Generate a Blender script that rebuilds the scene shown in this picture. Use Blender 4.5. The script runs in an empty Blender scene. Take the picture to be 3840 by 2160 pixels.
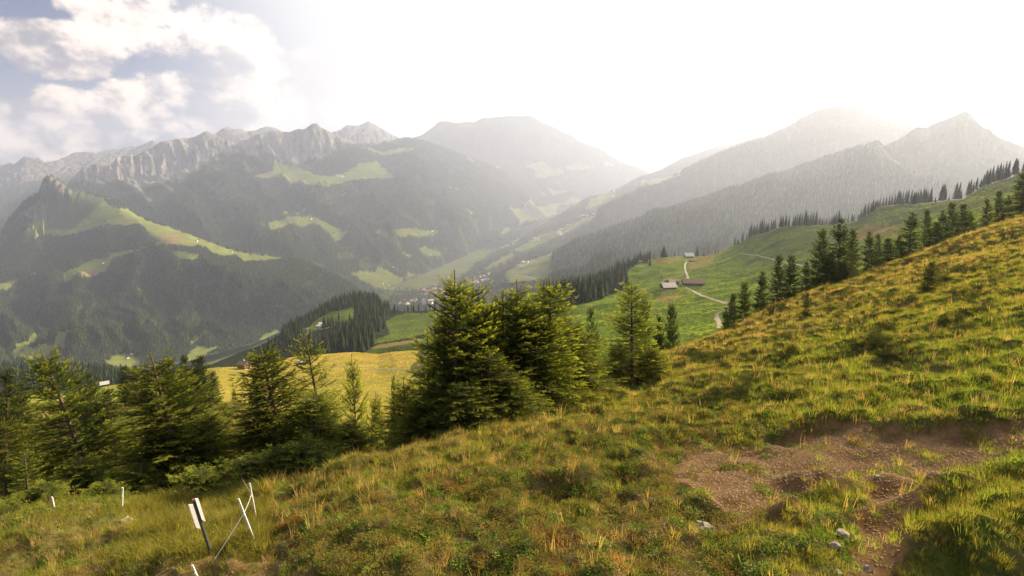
import bpy, math, random
import numpy as np
from mathutils import Vector, Matrix
rng = np.random.default_rng(7)
random.seed(7)
S = bpy.context.scene
COL = S.collection
# ---------------------------------------------------------------- camera
W, H, F = 3840.0, 2160.0, 2087.0          # photograph size and focal length, both in its own pixels
TH = math.atan(394.0 / F)                  # downward pitch
CT, ST = math.cos(TH), math.sin(TH)
cam_d = bpy.data.cameras.new('camera'); cam = bpy.data.objects.new('camera', cam_d); COL.objects.link(cam)
cam_d.sensor_width = 36.0; cam_d.lens = 36.0 * F / W; cam_d.clip_start = 0.1; cam_d.clip_end = 60000
cam.location = (0, 0, 0); cam.rotation_euler = (math.pi / 2 - TH, 0, 0)
S.camera = cam
# ---------------------------------------------------------------- light
SUN_AZ, SUN_EL = math.radians(51), math.radians(28)      # azimuth to the right of +Y
sun_dir = Vector((math.sin(SUN_AZ) * math.cos(SUN_EL), math.cos(SUN_AZ) * math.cos(SUN_EL), math.sin(SUN_EL)))
sl = bpy.data.lights.new('sun', 'SUN'); so = bpy.data.objects.new('sun', sl); COL.objects.link(so)
sl.energy = 5.0; sl.angle = math.radians(0.5); sl.color = (1.0, 0.79, 0.49)
so.rotation_euler = (-sun_dir).to_track_quat('-Z', 'Y').to_euler()
HAZE_DENS = 8.2e-5
S.view_settings.view_transform = 'Standard'; S.view_settings.look = 'None'
S.view_settings.gamma = 1.0; S.view_settings.exposure = 1.88; S.view_settings.use_curve_mapping = False
S.render.engine = 'CYCLES'
S.cycles.use_denoising = True; S.cycles.denoising_prefilter = 'ACCURATE'
S.cycles.max_bounces = 5; S.cycles.diffuse_bounces = 2; S.cycles.transmission_bounces = 3
S.cycles.transparent_max_bounces = 4; S.cycles.volume_bounces = 1; S.cycles.glossy_bounces = 1
S.cycles.sample_clamp_indirect = 4.0

def nodes(mat):
    mat.use_nodes = True
    nt = mat.node_tree; nt.nodes.clear(); return nt, nt.nodes, nt.links

def build_world():
    w = bpy.data.worlds.new('World'); S.world = w; w.use_nodes = True
    nt = w.node_tree; N = nt.nodes; L = nt.links; N.clear()
    out = N.new('ShaderNodeOutputWorld'); bg = N.new('ShaderNodeBackground'); L.new(bg.outputs[0], out.inputs[0])
    bg.inputs[1].default_value = 0.1
    sky = N.new('ShaderNodeTexSky'); sky.sky_type = 'NISHITA'; sky.sun_disc = False
    sky.sun_elevation = SUN_EL; sky.sun_rotation = SUN_AZ; sky.altitude = 1800; sky.air_density = 1.0; sky.dust_density = 1.0; sky.ozone_density = 1.0
    tc = N.new('ShaderNodeTexCoord')
    sep = N.new('ShaderNodeSeparateXYZ'); L.new(tc.outputs['Generated'], sep.inputs[0])
    def M(op, a, b=None, c=None, clamp=False):
        n = N.new('ShaderNodeMath'); n.operation = op; n.use_clamp = clamp
        for i, x in enumerate((a, b, c)):
            if x is None: continue
            if isinstance(x, (int, float)): n.inputs[i].default_value = x
            else: L.new(x, n.inputs[i])
        return n.outputs[0]
    def ramp(x, lo, hi, a=0.0, b=1.0):
        n = N.new('ShaderNodeMapRange'); n.interpolation_type = 'SMOOTHSTEP'
        L.new(x, n.inputs[0]); n.inputs[1].default_value = lo; n.inputs[2].default_value = hi; n.inputs[3].default_value = a; n.inputs[4].default_value = b
        return n.outputs[0]
    def mix(f, a, b):
        n = N.new('ShaderNodeMix'); n.data_type = 'RGBA'
        L.new(f, n.inputs[0]) if not isinstance(f, float) else setattr(n.inputs[0], 'default_value', f)
        for i, x in ((6, a), (7, b)):
            if isinstance(x, tuple): n.inputs[i].default_value = (*x, 1)
            else: L.new(x, n.inputs[i])
        return n.outputs[2]
    X, Y, Z = sep.outputs
    # cloud layer seen in perspective: direction projected on a curved deck
    zz = M('ADD', Z, 0.16)
    cu = M('DIVIDE', X, zz); cv = M('DIVIDE', Y, zz)
    az = M('ARCTAN2', X, Y)
    comb = N.new('ShaderNodeCombineXYZ'); L.new(M('MULTIPLY', az, 1.0), comb.inputs[0]); L.new(M('MULTIPLY', Z, 1.35), comb.inputs[1])
    def noise(vec, scale, detail, rough, off):
        mp = N.new('ShaderNodeVectorMath'); mp.operation = 'ADD'; L.new(vec, mp.inputs[0]); mp.inputs[1].default_value = off
        n = N.new('ShaderNodeTexNoise'); n.inputs['Scale'].default_value = scale; n.inputs['Detail'].default_value = detail; n.inputs['Roughness'].default_value = rough
        L.new(mp.outputs[0], n.inputs['Vector']); return n.outputs[0]
    n1 = noise(comb.outputs[0], 5.5, 12.0, 0.62, (3.1, 1.7, 0.4))
    n2 = noise(comb.outputs[0], 5.5, 12.0, 0.62, (3.1 + 0.035, 1.7 + 0.06, 0.4))
    # cloud banks where they stand in the sky: (pixel x, y, half width, half height) turned into azimuth / height blobs
    def dirof(px, py):
        d = Vector(((px - W/2) / F, CT + (H/2 - py) / F * ST, -ST + (H/2 - py) / F * CT)).normalized(); return math.atan2(d.x, d.y), d.z
    blobs = [(215,185,235,95,.9), (720,90,330,150,.95), (1000,250,260,100,.7), (60,440,170,75,1), (250,420,150,85,1), (390,400,80,60,1), (500,370,120,65,.9), (-200,330,200,80,.9), (640,430,260,75,.9), (760,340,250,75,.8),
             (330,520,420,60,.85), (900,480,420,90,.9), (50,600,400,60,.8), (-500,520,400,120,.9), (-700,150,300,90,.8), (500,610,500,60,.7), (1200,380,400,140,.9)]
    cover = None
    for bx, by, rx, ry, s in blobs:
        a0, z0 = dirof(bx, by); a1, _ = dirof(bx + rx, by); _, z1 = dirof(bx, by - ry)
        q = M('ADD', M('POWER', M('DIVIDE', M('SUBTRACT', az, a0), a1 - a0), 2.0), M('POWER', M('DIVIDE', M('SUBTRACT', Z, z0), z1 - z0), 2.0))
        v = M('MULTIPLY', M('SUBTRACT', 1.0, q), s)
        cover = v if cover is None else M('SMOOTH_MAX', cover, v, .25)
    cover = M('MAXIMUM', M('MINIMUM', cover, .55), -1.0)
    rest = ramp(az, -0.95, -1.3)                                   # broken cloud goes on outside the frame
    cover = M('ADD', cover, M('MULTIPLY', rest, .6))
    dens = M('ADD', M('ADD', M('MULTIPLY', cover, .20), -.12), M('MULTIPLY', n1, 1.25))
    cmask = ramp(dens, 0.46, 0.58)
    shade = ramp(M('SUBTRACT', n1, n2), -0.07, 0.10)
    ccol = mix(shade, (1.05, .98, 1.08), (4.5, 3.7, 3.0))
    dot = N.new('ShaderNodeVectorMath'); dot.operation = 'DOT_PRODUCT'; L.new(tc.outputs['Generated'], dot.inputs[0]); dot.inputs[1].default_value = sun_dir
    veil = ramp(dot.outputs['Value'], 0.10, 0.50)
    skyc = N.new('ShaderNodeVectorMath'); skyc.operation = 'MULTIPLY'; L.new(sky.outputs[0], skyc.inputs[0]); skyc.inputs[1].default_value = (.12, .14, .205)
    pale = ramp(Z, 0.24, 0.02, 0.0, .55)
    c0 = mix(pale, skyc.outputs[0], (1.1, 1.08, 1.2))
    c = mix(M('MULTIPLY', cmask, 0.92), c0, ccol)
    c = mix(veil, c, (2.7, 2.65, 2.6))
    L.new(c, bg.inputs[0])
build_world()

# ---------------------------------------------------------------- helpers
def tag(o, label=None, cat=None, group=None, kind=None):
    if label: o['label'] = label
    if cat: o['category'] = cat
    if group: o['group'] = group
    if kind: o['kind'] = kind
    return o
def mesh_obj(name, verts, faces, mat=None, parent=None, smooth=False, link=True, tris=False):
    me = bpy.data.meshes.new(name)
    v = np.asarray(verts, dtype=np.float32); f = np.asarray(faces, dtype=np.int32) if not isinstance(faces, list) else None
    if f is None:
        me.from_pydata([tuple(p) for p in v], [], faces)
    else:
        k = f.shape[1]
        me.vertices.add(len(v)); me.vertices.foreach_set('co', v.ravel())
        me.loops.add(f.size); me.loops.foreach_set('vertex_index', f.ravel())
        me.polygons.add(len(f)); me.polygons.foreach_set('loop_start', np.arange(0, f.size, k, dtype=np.int32))
        me.update(calc_edges=True)
    if smooth: me.polygons.foreach_set('use_smooth', np.ones(len(me.polygons), dtype=bool))
    if mat: me.materials.append(mat)
    o = bpy.data.objects.new(name, me)
    if link: COL.objects.link(o)
    if parent: o.parent = parent
    return o
def set_col(o, rgb, name='Col'):
    a = o.data.attributes.new(name, 'FLOAT_COLOR', 'POINT')
    c = np.ones((len(rgb), 4), dtype=np.float32); c[:, :3] = rgb
    a.data.foreach_set('color', c.ravel())
def empty(name, loc):
    o = bpy.data.objects.new(name, None); COL.objects.link(o); o.location = loc; o.empty_display_size = 0.2; return o
def copy_tree(o, loc, scale, rotz, lean=(0, 0)):
    c = o.copy(); COL.objects.link(c)
    c.location = loc; c.scale = scale; c.rotation_euler = (lean[0], lean[1], rotz)
    for ch in o.children:
        d = ch.copy(); COL.objects.link(d); d.parent = c
    return c

# vectorised gradient noise
_perm = np.random.default_rng(11).permutation(512)
_perm = np.concatenate([_perm, _perm])
_ang = np.random.default_rng(12).uniform(0, 2 * np.pi, 512)
_gx, _gy = np.cos(_ang), np.sin(_ang)
def perlin(x, y):
    xi = np.floor(x).astype(int); yi = np.floor(y).astype(int); xf = x - xi; yf = y - yi
    u = xf**3 * (xf * (xf * 6 - 15) + 10); v = yf**3 * (yf * (yf * 6 - 15) + 10)
    def g(ix, iy, dx, dy):
        h = _perm[(_perm[ix & 511] + iy) & 511]
        return _gx[h] * dx + _gy[h] * dy
    a = g(xi, yi, xf, yf); b = g(xi + 1, yi, xf - 1, yf); c = g(xi, yi + 1, xf, yf - 1); d = g(xi + 1, yi + 1, xf - 1, yf - 1)
    return (a + u * (b - a) + v * ((c + u * (d - c)) - (a + u * (b - a)))) * 1.5
def fbm(x, y, o=4, g=0.5):
    s = 0; a = 1.0
    for i in range(o):
        s = s + a * perlin(x * 2**i + 17.3 * i, y * 2**i + 9.1 * i); a *= g
    return s
def ridged(x, y, o=4):
    s = 0; a = 1.0
    for i in range(o):
        s = s + a * (1 - 2 * np.abs(perlin(x * 2**i + 5.3 * i, y * 2**i + 3.1 * i))); a *= 0.5
    return s
def pchip(x, Yv, xq):
    x = np.asarray(x, float); Yv = np.asarray(Yv, float)
    h = np.diff(x); sh = (-1,) + (1,) * (Yv.ndim - 1)
    d = np.diff(Yv, axis=0) / h.reshape(sh)
    m = np.zeros_like(Yv)
    if len(x) > 2:
        w1 = (2 * h[1:] + h[:-1]).reshape(sh); w2 = (h[1:] + 2 * h[:-1]).reshape(sh)
        pos = d[:-1] * d[1:] > 0
        with np.errstate(all='ignore'):
            hm = (w1 + w2) / (w1 / d[:-1] + w2 / d[1:])
        m[1:-1] = np.where(pos, hm, 0)
    m[0] = d[0]; m[-1] = d[-1]
    i = np.clip(np.searchsorted(x, xq, side='right') - 1, 0, len(x) - 2)
    t = ((xq - x[i]) / h[i]).reshape(sh); hh = h[i].reshape(sh)
    return (2*t**3 - 3*t**2 + 1) * Yv[i] + (t**3 - 2*t**2 + t) * hh * m[i] + (-2*t**3 + 3*t**2) * Yv[i+1] + (t**3 - t**2) * hh * m[i+1]
def smooth(x, a, b):
    t = np.clip((x - a) / (b - a), 0, 1); return t * t * (3 - 2 * t)

def ratio(py):
    v = (H / 2 - py) / F
    return (-ST + v * CT) / (CT + v * ST)
def vz(r): return (r * CT + ST) / (CT - r * ST)
def world(px, D, z):
    v = vz(z / D); return (px - W / 2) / F * D / (CT + v * ST)
def project(x, y, z):
    f = y * CT - z * ST; up = y * ST + z * CT
    return W / 2 + F * x / f, H / 2 - F * up / f
def sdist(px, py, poly):
    """signed distance to a polygon, positive inside"""
    P = np.asarray(poly, float); Q = np.roll(P, -1, axis=0)
    best = np.full(px.shape, 1e18); ins = np.zeros(px.shape, bool)
    for (ax, ay), (bx, by) in zip(P, Q):
        dx, dy = bx - ax, by - ay
        t = np.clip(((px - ax) * dx + (py - ay) * dy) / (dx * dx + dy * dy + 1e-9), 0, 1)
        best = np.minimum(best, (px - ax - t * dx)**2 + (py - ay - t * dy)**2)
        cr = ((ay > py) != (by > py)) & (px < (bx - ax) * (py - ay) / (by - ay + 1e-12) + ax)
        ins ^= cr
    d = np.sqrt(best); return np.where(ins, d, -d)
def polymask(px, py, polys, soft=3.0, wob=4.0, ws=18.0):
    m = np.zeros(px.shape); w = wob * fbm(px / ws, py / ws * 1.6, 3)
    for p in polys:
        P = np.asarray(p); lo = P.min(0) - 25; hi = P.max(0) + 25
        sel = (px > lo[0]) & (px < hi[0]) & (py > lo[1]) & (py < hi[1])
        if not sel.any(): continue
        d = sdist(px[sel], py[sel], p) + w[sel]
        m[sel] = np.maximum(m[sel], smooth(d, -soft, soft))
    return m
def Z1(pts, ox, oy, s=0.3727): return [(ox + x * s, oy + y * s) for x, y in pts]

class Layer:
    """a hillside lofted between contour rows; row = [(px, py, D)] or ('z', [(px, z, D)])"""
    def __init__(self, rows, x0, x1, step, sub, noise=None):
        g = np.arange(x0, x1 + step, step, dtype=float); self.g = g
        LD, ZZ = [], []
        for r in rows:
            isz = r[0] == 'z'; pts = np.asarray(r[1] if isz else r, float)
            D = np.exp(np.interp(g, pts[:, 0], np.log(pts[:, 2])))
            a = np.interp(g, pts[:, 0], pts[:, 1])
            LD.append(np.log(D)); ZZ.append(a if isz else ratio(a) * D)
        k = np.arange(len(rows)); t = []
        if isinstance(sub, int): sub = [sub] * (len(rows) - 1)
        for i, n in enumerate(sub): t += list(i + np.arange(n) / n)
        t.append(len(rows) - 1); t = np.array(t); self.t = t
        D = np.exp(pchip(k, np.array(LD), t)); z = pchip(k, np.array(ZZ), t)      # (nt, ng)
        PX = np.broadcast_to(g, D.shape); T = np.broadcast_to(t[:, None], D.shape)
        self.px0 = PX
        x = world(PX, D, z)
        self.x, self.y, self.z = x, D, z
        if noise is not None: self.z = z + noise(x, D, z, PX, T)
        self.PX, self.PY = project(self.x, self.y, self.z); self.T = T
    def build(self, name, mat, rgb):
        nt, ng = self.x.shape
        v = np.stack([self.x.ravel(), self.y.ravel(), self.z.ravel()], 1)
        i = np.arange(nt - 1)[:, None] * ng + np.arange(ng - 1)[None, :]
        i = i.ravel(); f = np.stack([i, i + 1, i + ng + 1, i + ng], 1)
        o = mesh_obj(name, v, f, mat, smooth=True); set_col(o, rgb.reshape(-1, 3)); tag(o, kind='structure'); return o
    def nrm(self):
        P = np.stack([self.x, self.y, self.z], -1)
        a = np.gradient(P, axis=1); b = np.gradient(P, axis=0); n = np.cross(a, b)
        return n / (np.linalg.norm(n, axis=-1, keepdims=True) + 1e-12)
    def scatter(self, n, weight):
        P = np.stack([self.x, self.y, self.z], -1)
        a = P[:-1, 1:] - P[:-1, :-1]; b = P[1:, :-1] - P[:-1, :-1]
        area = np.abs(a[..., 0] * b[..., 1] - a[..., 1] * b[..., 0])
        w = area * 0.25 * (weight[:-1, :-1] + weight[1:, 1:] + weight[1:, :-1] + weight[:-1, 1:])
        c = np.cumsum(w.ravel()); tot = c[-1]
        idx = np.searchsorted(c, rng.uniform(0, tot, n)); i, j = np.unravel_index(np.minimum(idx, w.size - 1), w.shape)
        u, v = rng.random((2, n)); u = u[:, None]; v = v[:, None]
        p = (P[i, j] * (1-u) + P[i, j+1] * u) * (1-v) + (P[i+1, j] * (1-u) + P[i+1, j+1] * u) * v
        return p, tot
    def zat(self, px, D):
        j = int(np.clip(np.searchsorted(self.g, px), 1, len(self.g) - 1)); f = (px - self.g[j-1]) / (self.g[j] - self.g[j-1]); f = min(max(f, 0), 1)
        a = np.interp(D, self.y[:, j-1], self.z[:, j-1]); b = np.interp(D, self.y[:, j], self.z[:, j]); return a * (1-f) + b * f
    def at(self, px, py, dmin=0):
        """first point of the surface seen at a pixel"""
        j = int(np.clip(np.searchsorted(self.g, px), 1, len(self.g) - 1))
        col = self.PY[:, j]; ok = np.where((col <= py) & (self.y[:, j] > dmin))[0]
        if len(ok) == 0:
            i = int(np.argmin(np.where(self.y[:, j] > dmin, col, 1e9)))
            D = self.y[i, j]
        else:
            i = ok[0]
            if i == 0: D = self.y[0, j]
            else:
                f = (col[i-1] - py) / (col[i-1] - col[i] + 1e-9); D = self.y[i-1, j] * (1-f) + self.y[i, j] * f
        z = self.zat(px, D); return Vector((world(px, D, z), D, z))
def pt(px, py, D): z = ratio(py) * D; return Vector((world(px, D, z), D, z))

# ---------------------------------------------------------------- materials
def mat_terrain(name, bump=0.3, scales=(0.02, 0.1), var=0.25, rough=1.0):
    m = bpy.data.materials.new(name); nt, N, L = nodes(m)
    o = N.new('ShaderNodeOutputMaterial'); b = N.new('ShaderNodeBsdfDiffuse'); L.new(b.outputs[0], o.inputs[0])
    b.inputs['Roughness'].default_value = rough
    a = N.new('ShaderNodeAttribute'); a.attribute_name = 'Col'
    geo = N.new('ShaderNodeNewGeometry')
    n1 = N.new('ShaderNodeTexNoise'); n1.inputs['Scale'].default_value = scales[0]; n1.inputs['Detail'].default_value = 8; n1.inputs['Roughness'].default_value = .65; L.new(geo.outputs['Position'], n1.inputs['Vector'])
    n2 = N.new('ShaderNodeTexNoise'); n2.inputs['Scale'].default_value = scales[1]; n2.inputs['Detail'].default_value = 8; n2.inputs['Roughness'].default_value = .7; L.new(geo.outputs['Position'], n2.inputs['Vector'])
    ad = N.new('ShaderNodeMath'); ad.operation = 'ADD'; L.new(n1.outputs[0], ad.inputs[0]); L.new(n2.outputs[0], ad.inputs[1])
    mr = N.new('ShaderNodeMapRange'); L.new(ad.outputs[0], mr.inputs[0]); mr.inputs[1].default_value = .6; mr.inputs[2].default_value = 1.4; mr.inputs[3].default_value = 1 - 2 * var; mr.inputs[4].default_value = 1 + 2 * var
    vm = N.new('ShaderNodeVectorMath'); vm.operation = 'SCALE'; L.new(a.outputs['Color'], vm.inputs[0]); L.new(mr.outputs[0], vm.inputs['Scale'])
    L.new(vm.outputs[0], b.inputs[0])
    bp = N.new('ShaderNodeBump'); bp.inputs['Strength'].default_value = bump; bp.inputs['Distance'].default_value = 0.25 / scales[1]
    L.new(ad.outputs[0], bp.inputs['Height']); L.new(bp.outputs[0], b.inputs['Normal'])
    return m
def mat_leaf(name, c1, c2, trans=0.45, attr=None, hue=0.0, pos=None):
    """foliage: diffuse + translucent, colour varies from plant to plant"""
    m = bpy.data.materials.new(name); nt, N, L = nodes(m)
    o = N.new('ShaderNodeOutputMaterial'); d = N.new('ShaderNodeBsdfDiffuse'); t = N.new('ShaderNodeBsdfTranslucent'); mx = N.new('ShaderNodeMixShader')
    mx.inputs[0].default_value = trans; L.new(d.outputs[0], mx.inputs[1]); L.new(t.outputs[0], mx.inputs[2]); L.new(mx.outputs[0], o.inputs[0])
    mi = N.new('ShaderNodeMix'); mi.data_type = 'RGBA'; mi.inputs[6].default_value = (*c1, 1); mi.inputs[7].default_value = (*c2, 1)
    if attr:
        a = N.new('ShaderNodeAttribute'); a.attribute_name = attr; L.new(a.outputs['Fac'], mi.inputs[0])
    else:
        oi = N.new('ShaderNodeObjectInfo'); L.new(oi.outputs['Random'], mi.inputs[0])
    src = mi.outputs[2]
    oi = N.new('ShaderNodeObjectInfo')
    hv = N.new('ShaderNodeHueSaturation'); mr = N.new('ShaderNodeMapRange'); L.new(oi.outputs['Random'], mr.inputs[0]); mr.inputs[3].default_value = .72; mr.inputs[4].default_value = 1.3
    L.new(mr.outputs[0], hv.inputs['Value']); L.new(src, hv.inputs['Color'])
    L.new(hv.outputs[0], d.inputs[0])
    tt = N.new('ShaderNodeMix'); tt.data_type = 'RGBA'; tt.blend_type = 'MULTIPLY'; tt.inputs[0].default_value = 1; tt.inputs[7].default_value = (1.5, 1.4, .7, 1); L.new(hv.outputs[0], tt.inputs[6])
    L.new(tt.outputs[2], t.inputs[0])
    return m
def mat_plain(name, c, rough=0.8, var=0.2, scale=6.0, bump=0.2, spec=0.2):
    m = bpy.data.materials.new(name); nt, N, L = nodes(m)
    o = N.new('ShaderNodeOutputMaterial'); b = N.new('ShaderNodeBsdfPrincipled'); L.new(b.outputs[0], o.inputs[0])
    b.inputs['Roughness'].default_value = rough; b.inputs['Specular IOR Level'].default_value = spec
    tc = N.new('ShaderNodeTexCoord'); n = N.new('ShaderNodeTexNoise'); n.inputs['Scale'].default_value = scale; n.inputs['Detail'].default_value = 6; L.new(tc.outputs['Object'], n.inputs['Vector'])
    r = N.new('ShaderNodeMix'); r.data_type = 'RGBA'; L.new(n.outputs[0], r.inputs[0])
    r.inputs[6].default_value = (*[x * (1 - var * 1.6) for x in c], 1); r.inputs[7].default_value = (*[min(1, x * (1 + var * 1.6)) for x in c], 1); L.new(r.outputs[2], b.inputs['Base Color'])
    bp = N.new('ShaderNodeBump'); bp.inputs['Strength'].default_value = bump; bp.inputs['Distance'].default_value = .02; L.new(n.outputs[0], bp.inputs['Height']); L.new(bp.outputs[0], b.inputs['Normal'])
    return m

MT_FAR = mat_terrain('far_slope', 0.5, (0.004, 0.03), 0.22)
MT_MID = mat_terrain('pasture', 0.35, (0.03, 0.5), 0.16)
MT_NEAR = mat_terrain('alpine_soil', 0.6, (0.8, 14.0), 0.3)
M_BARK = mat_plain('spruce_bark', (0.11, 0.075, 0.05), 0.9, 0.3, 18)
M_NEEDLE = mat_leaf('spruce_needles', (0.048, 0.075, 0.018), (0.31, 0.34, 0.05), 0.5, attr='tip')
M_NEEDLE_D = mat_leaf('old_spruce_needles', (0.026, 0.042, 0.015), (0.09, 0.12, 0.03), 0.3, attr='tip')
M_FOREST = mat_leaf('forest_needles', (0.016, 0.026, 0.014), (0.036, 0.05, 0.022), 0.12)
M_FORESTL = mat_leaf('forest_needles_light', (0.04, 0.056, 0.022), (0.065, 0.085, 0.028), 0.2)
M_FOREST2 = mat_leaf('forest_broadleaf', (0.04, 0.06, 0.018), (0.06, 0.085, 0.025), 0.25)

# ---------------------------------------------------------------- cover polygons traced on the photograph (they only choose what grows where)
MEADOWS = [
 [(86,873),(115,840),(175,805),(180,740),(215,740),(268,722),(317,717),(330,740),(390,745),(410,770),(440,780),(481,784),(518,810),(575,835),(634,851),(682,870),(740,890),(783,907),(860,935),(920,948),(1085,966),(1000,975),(915,978),(880,955),(835,958),(795,945),(775,925),(745,918),(700,922),(640,912),(590,918),(585,900),(560,885),(550,865),(540,850),(520,835),(470,845),(400,840),(300,870),(240,885),(185,880),(150,885),(110,900),(95,918)],
 Z1([(650,540),(640,430),(780,380),(960,285),(1090,290),(1100,225),(1290,218),(1480,165),(1500,175),(1300,240),(1140,290),(1110,340),(1080,400),(960,470),(830,475),(730,490)], 0, 860),
 Z1([(-300,640),(0,545),(150,500),(280,465),(380,410),(360,445),(200,495),(140,545),(70,620),(30,600),(-300,720)], 0, 860),
 Z1([(1730,215),(1820,215),(1950,240),(2010,255),(1980,300),(1800,300)], 0, 860),
 Z1([(120,1240),(170,1140),(270,1120),(340,1030),(390,1060),(380,1120),(330,1150),(270,1180),(330,1195),(440,1150),(540,1145),(570,1030),(650,1030),(760,985),(680,1070),(660,1150),(670,1200),(560,1200),(500,1250),(420,1300),(260,1310),(210,1270),(150,1290)], 0, 860),
 Z1([(1060,1330),(1150,1270),(1260,1240),(1350,1260),(1430,1310),(1420,1360),(1290,1390),(1120,1385)], 0, 860),
 Z1([(1880,1270),(1980,1170),(2050,1160),(2100,1190),(2200,1165),(2270,1180),(2110,1220),(2050,1280),(1950,1330),(1880,1330)], 0, 860),
 Z1([(1900,1130),(1990,1050),(2000,1110),(1940,1150)], 0, 860),
 Z1([(1360,1410),(1480,1360),(1700,1345),(1660,1390),(1500,1420)], 0, 860),
 Z1([(380,700),(600,650),(620,540),(700,570),(860,610),(1050,690),(1200,700),(1350,650),(1500,560),(1640,550),(1700,600),(1800,680),(1820,720),(1600,720),(1350,740),(1300,770),(1150,800),(1000,790),(900,760),(780,790),(720,700),(500,720)], 800, 400),
 Z1([(550,1180),(600,1150),(700,1140),(750,1100),(870,1110),(980,1090),(1080,1130),(1200,1200),(1350,1260),(1280,1330),(1230,1370),(1180,1290),(1110,1230),(1060,1180),(980,1180),(880,1215),(800,1170),(720,1190),(660,1270),(580,1230)], 800, 400),
 Z1([(800,1070),(880,1050),(940,1020),(900,1060),(850,1085)], 800, 400), Z1([(680,1090),(700,1055),(790,1050),(720,1080)], 800, 400),
 Z1([(1620,1260),(1720,1230),(1770,1290),(1750,1310),(1670,1290)], 800, 400),
 Z1([(1780,1240),(1900,1220),(2000,1215),(2100,1240),(2280,1240),(2200,1290),(2080,1320),(1990,1290),(1900,1310),(1830,1270)], 800, 400),
 Z1([(1440,390),(1560,430),(1700,490),(1900,470),(2030,420),(1850,420),(1700,460),(1600,420)], 800, 400),
 Z1([(1230,905),(1300,885),(1340,870),(1300,900)], 800, 400), Z1([(1120,975),(1180,955),(1230,960),(1150,985)], 800, 400), Z1([(960,860),(1010,845),(1000,860)], 800, 400),
 Z1([(1850,180),(1920,180),(2020,215),(2140,250),(1950,270),(1870,230)], 880, 860),
 Z1([(1170,440),(1280,420),(1400,430),(1450,370),(1570,430),(1680,490),(1700,520),(1600,600),(1500,600),(1400,570),(1300,530)], 880, 860),
 Z1([(1720,400),(1780,450),(1890,450),(1750,480)], 880, 860), Z1([(1800,520),(1980,480),(1900,520)], 880, 860),
 Z1([(960,755),(1060,705),(1050,735),(990,765)], 880, 860), Z1([(1690,230),(1790,270),(1760,290)], 880, 860),
 Z1([(240,1110),(330,1040),(450,1010),(430,1090),(340,1120)], 880, 860),
 Z1([(990,590),(1060,570),(1180,560),(1230,600),(1380,630),(1350,680),(1150,720),(1080,700),(1090,640)], 1600, 400),
 Z1([(1400,600),(1550,560),(1680,600),(1600,630),(1420,640)], 1600, 400), Z1([(1800,550),(1940,590),(1780,605)], 1600, 400),
 Z1([(1210,800),(1310,840),(1400,840),(1380,870),(1270,890)], 1600, 400), Z1([(1140,845),(1210,890),(1180,880)], 1600, 400),
 Z1([(830,1010),(930,1030),(1000,1010),(920,930),(1010,960),(1060,905),(1090,990),(1180,1010),(1250,980),(1400,960),(1450,910),(1560,940),(1480,1000),(1440,980),(1330,990),(1300,1080),(1180,1130),(1000,1160),(940,1200),(930,1130),(880,1070)], 1600, 400),
 Z1([(740,1290),(790,1210),(870,1220),(800,1270)], 1600, 400),
 Z1([(400,515),(450,520),(510,550),(440,545)], 1600, 400), Z1([(680,595),(760,600),(720,615)], 1600, 400), Z1([(210,805),(340,830),(380,850),(300,835)], 1600, 400), Z1([(380,1010),(470,1070),(450,1080)], 1600, 400),
 Z1([(850,1449),(1000,1370),(1150,1290),(1300,1240),(1450,1190),(1600,1110),(1710,1080),(1690,1110),(1560,1180),(1440,1250),(1220,1350),(1150,1380),(1000,1449)], 1600, 400),
 Z1([(1600,1020),(1650,930),(1850,860),(1900,880),(1780,960),(1660,1020)], 1600, 400), Z1([(2100,760),(2500,690),(2560,650),(2560,690),(2300,780)], 1600, 400),
 Z1([(-60,400),(0,345),(150,270),(240,230),(230,275),(50,370)], 1840, 860), Z1([(250,225),(480,90),(600,80),(400,170),(300,215)], 1840, 860),
 Z1([(150,425),(300,350),(620,240),(600,400),(650,430),(560,500),(400,560),(300,640),(180,660),(190,560)], 1840, 860),
]
SCAR = [Z1([(1620,1260),(1720,1230),(1770,1290),(1750,1310),(1670,1290)], 800, 400), Z1([(1570,90),(1600,60),(1750,60),(1850,100),(1800,150),(1650,140)], 0, 860), Z1([(830,460),(850,400),(1000,380),(1080,400),(960,470)], 0, 860), Z1([(380,700),(600,650),(600,690),(450,710)], 800, 400)]
ROCK2 = [Z1([(415,850),(430,760),(530,705),(610,760),(740,860),(650,900),(560,850),(480,870)], 0, 400), Z1([(230,1080),(300,1000),(380,950),(460,950),(480,1020),(440,1130),(330,1160)], 0, 400)]
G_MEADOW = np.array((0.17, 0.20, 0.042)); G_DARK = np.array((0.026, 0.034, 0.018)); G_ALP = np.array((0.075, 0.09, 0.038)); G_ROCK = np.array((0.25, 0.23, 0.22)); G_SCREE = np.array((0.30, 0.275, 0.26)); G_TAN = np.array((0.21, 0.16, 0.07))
def lerp(a, b, t): return a * (1 - t[..., None]) + b * t[..., None]

# ---------------------------------------------------------------- valley floor (one wide sheet under everything)
VALLEY_Z = -625.0
n_ = 90
gx, gy = np.meshgrid(np.linspace(-12500, 12500, n_), np.linspace(-1500, 12500, n_))
gz = np.full_like(gx, VALLEY_Z - 6) + 4 * fbm(gx / 900, gy / 900, 3)
i = (np.arange(n_ - 1)[:, None] * n_ + np.arange(n_ - 1)[None, :]).ravel()
fl = mesh_obj('valley_floor', np.stack([gx.ravel(), gy.ravel(), gz.ravel()], 1), np.stack([i, i + 1, i + n_ + 1, i + n_], 1), MT_FAR, smooth=True)
set_col(fl, np.broadcast_to(G_MEADOW * .7, (n_ * n_, 3))); tag(fl, kind='structure')

def fl_D(py, z=VALLEY_Z): return z / ratio(py)

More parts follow.
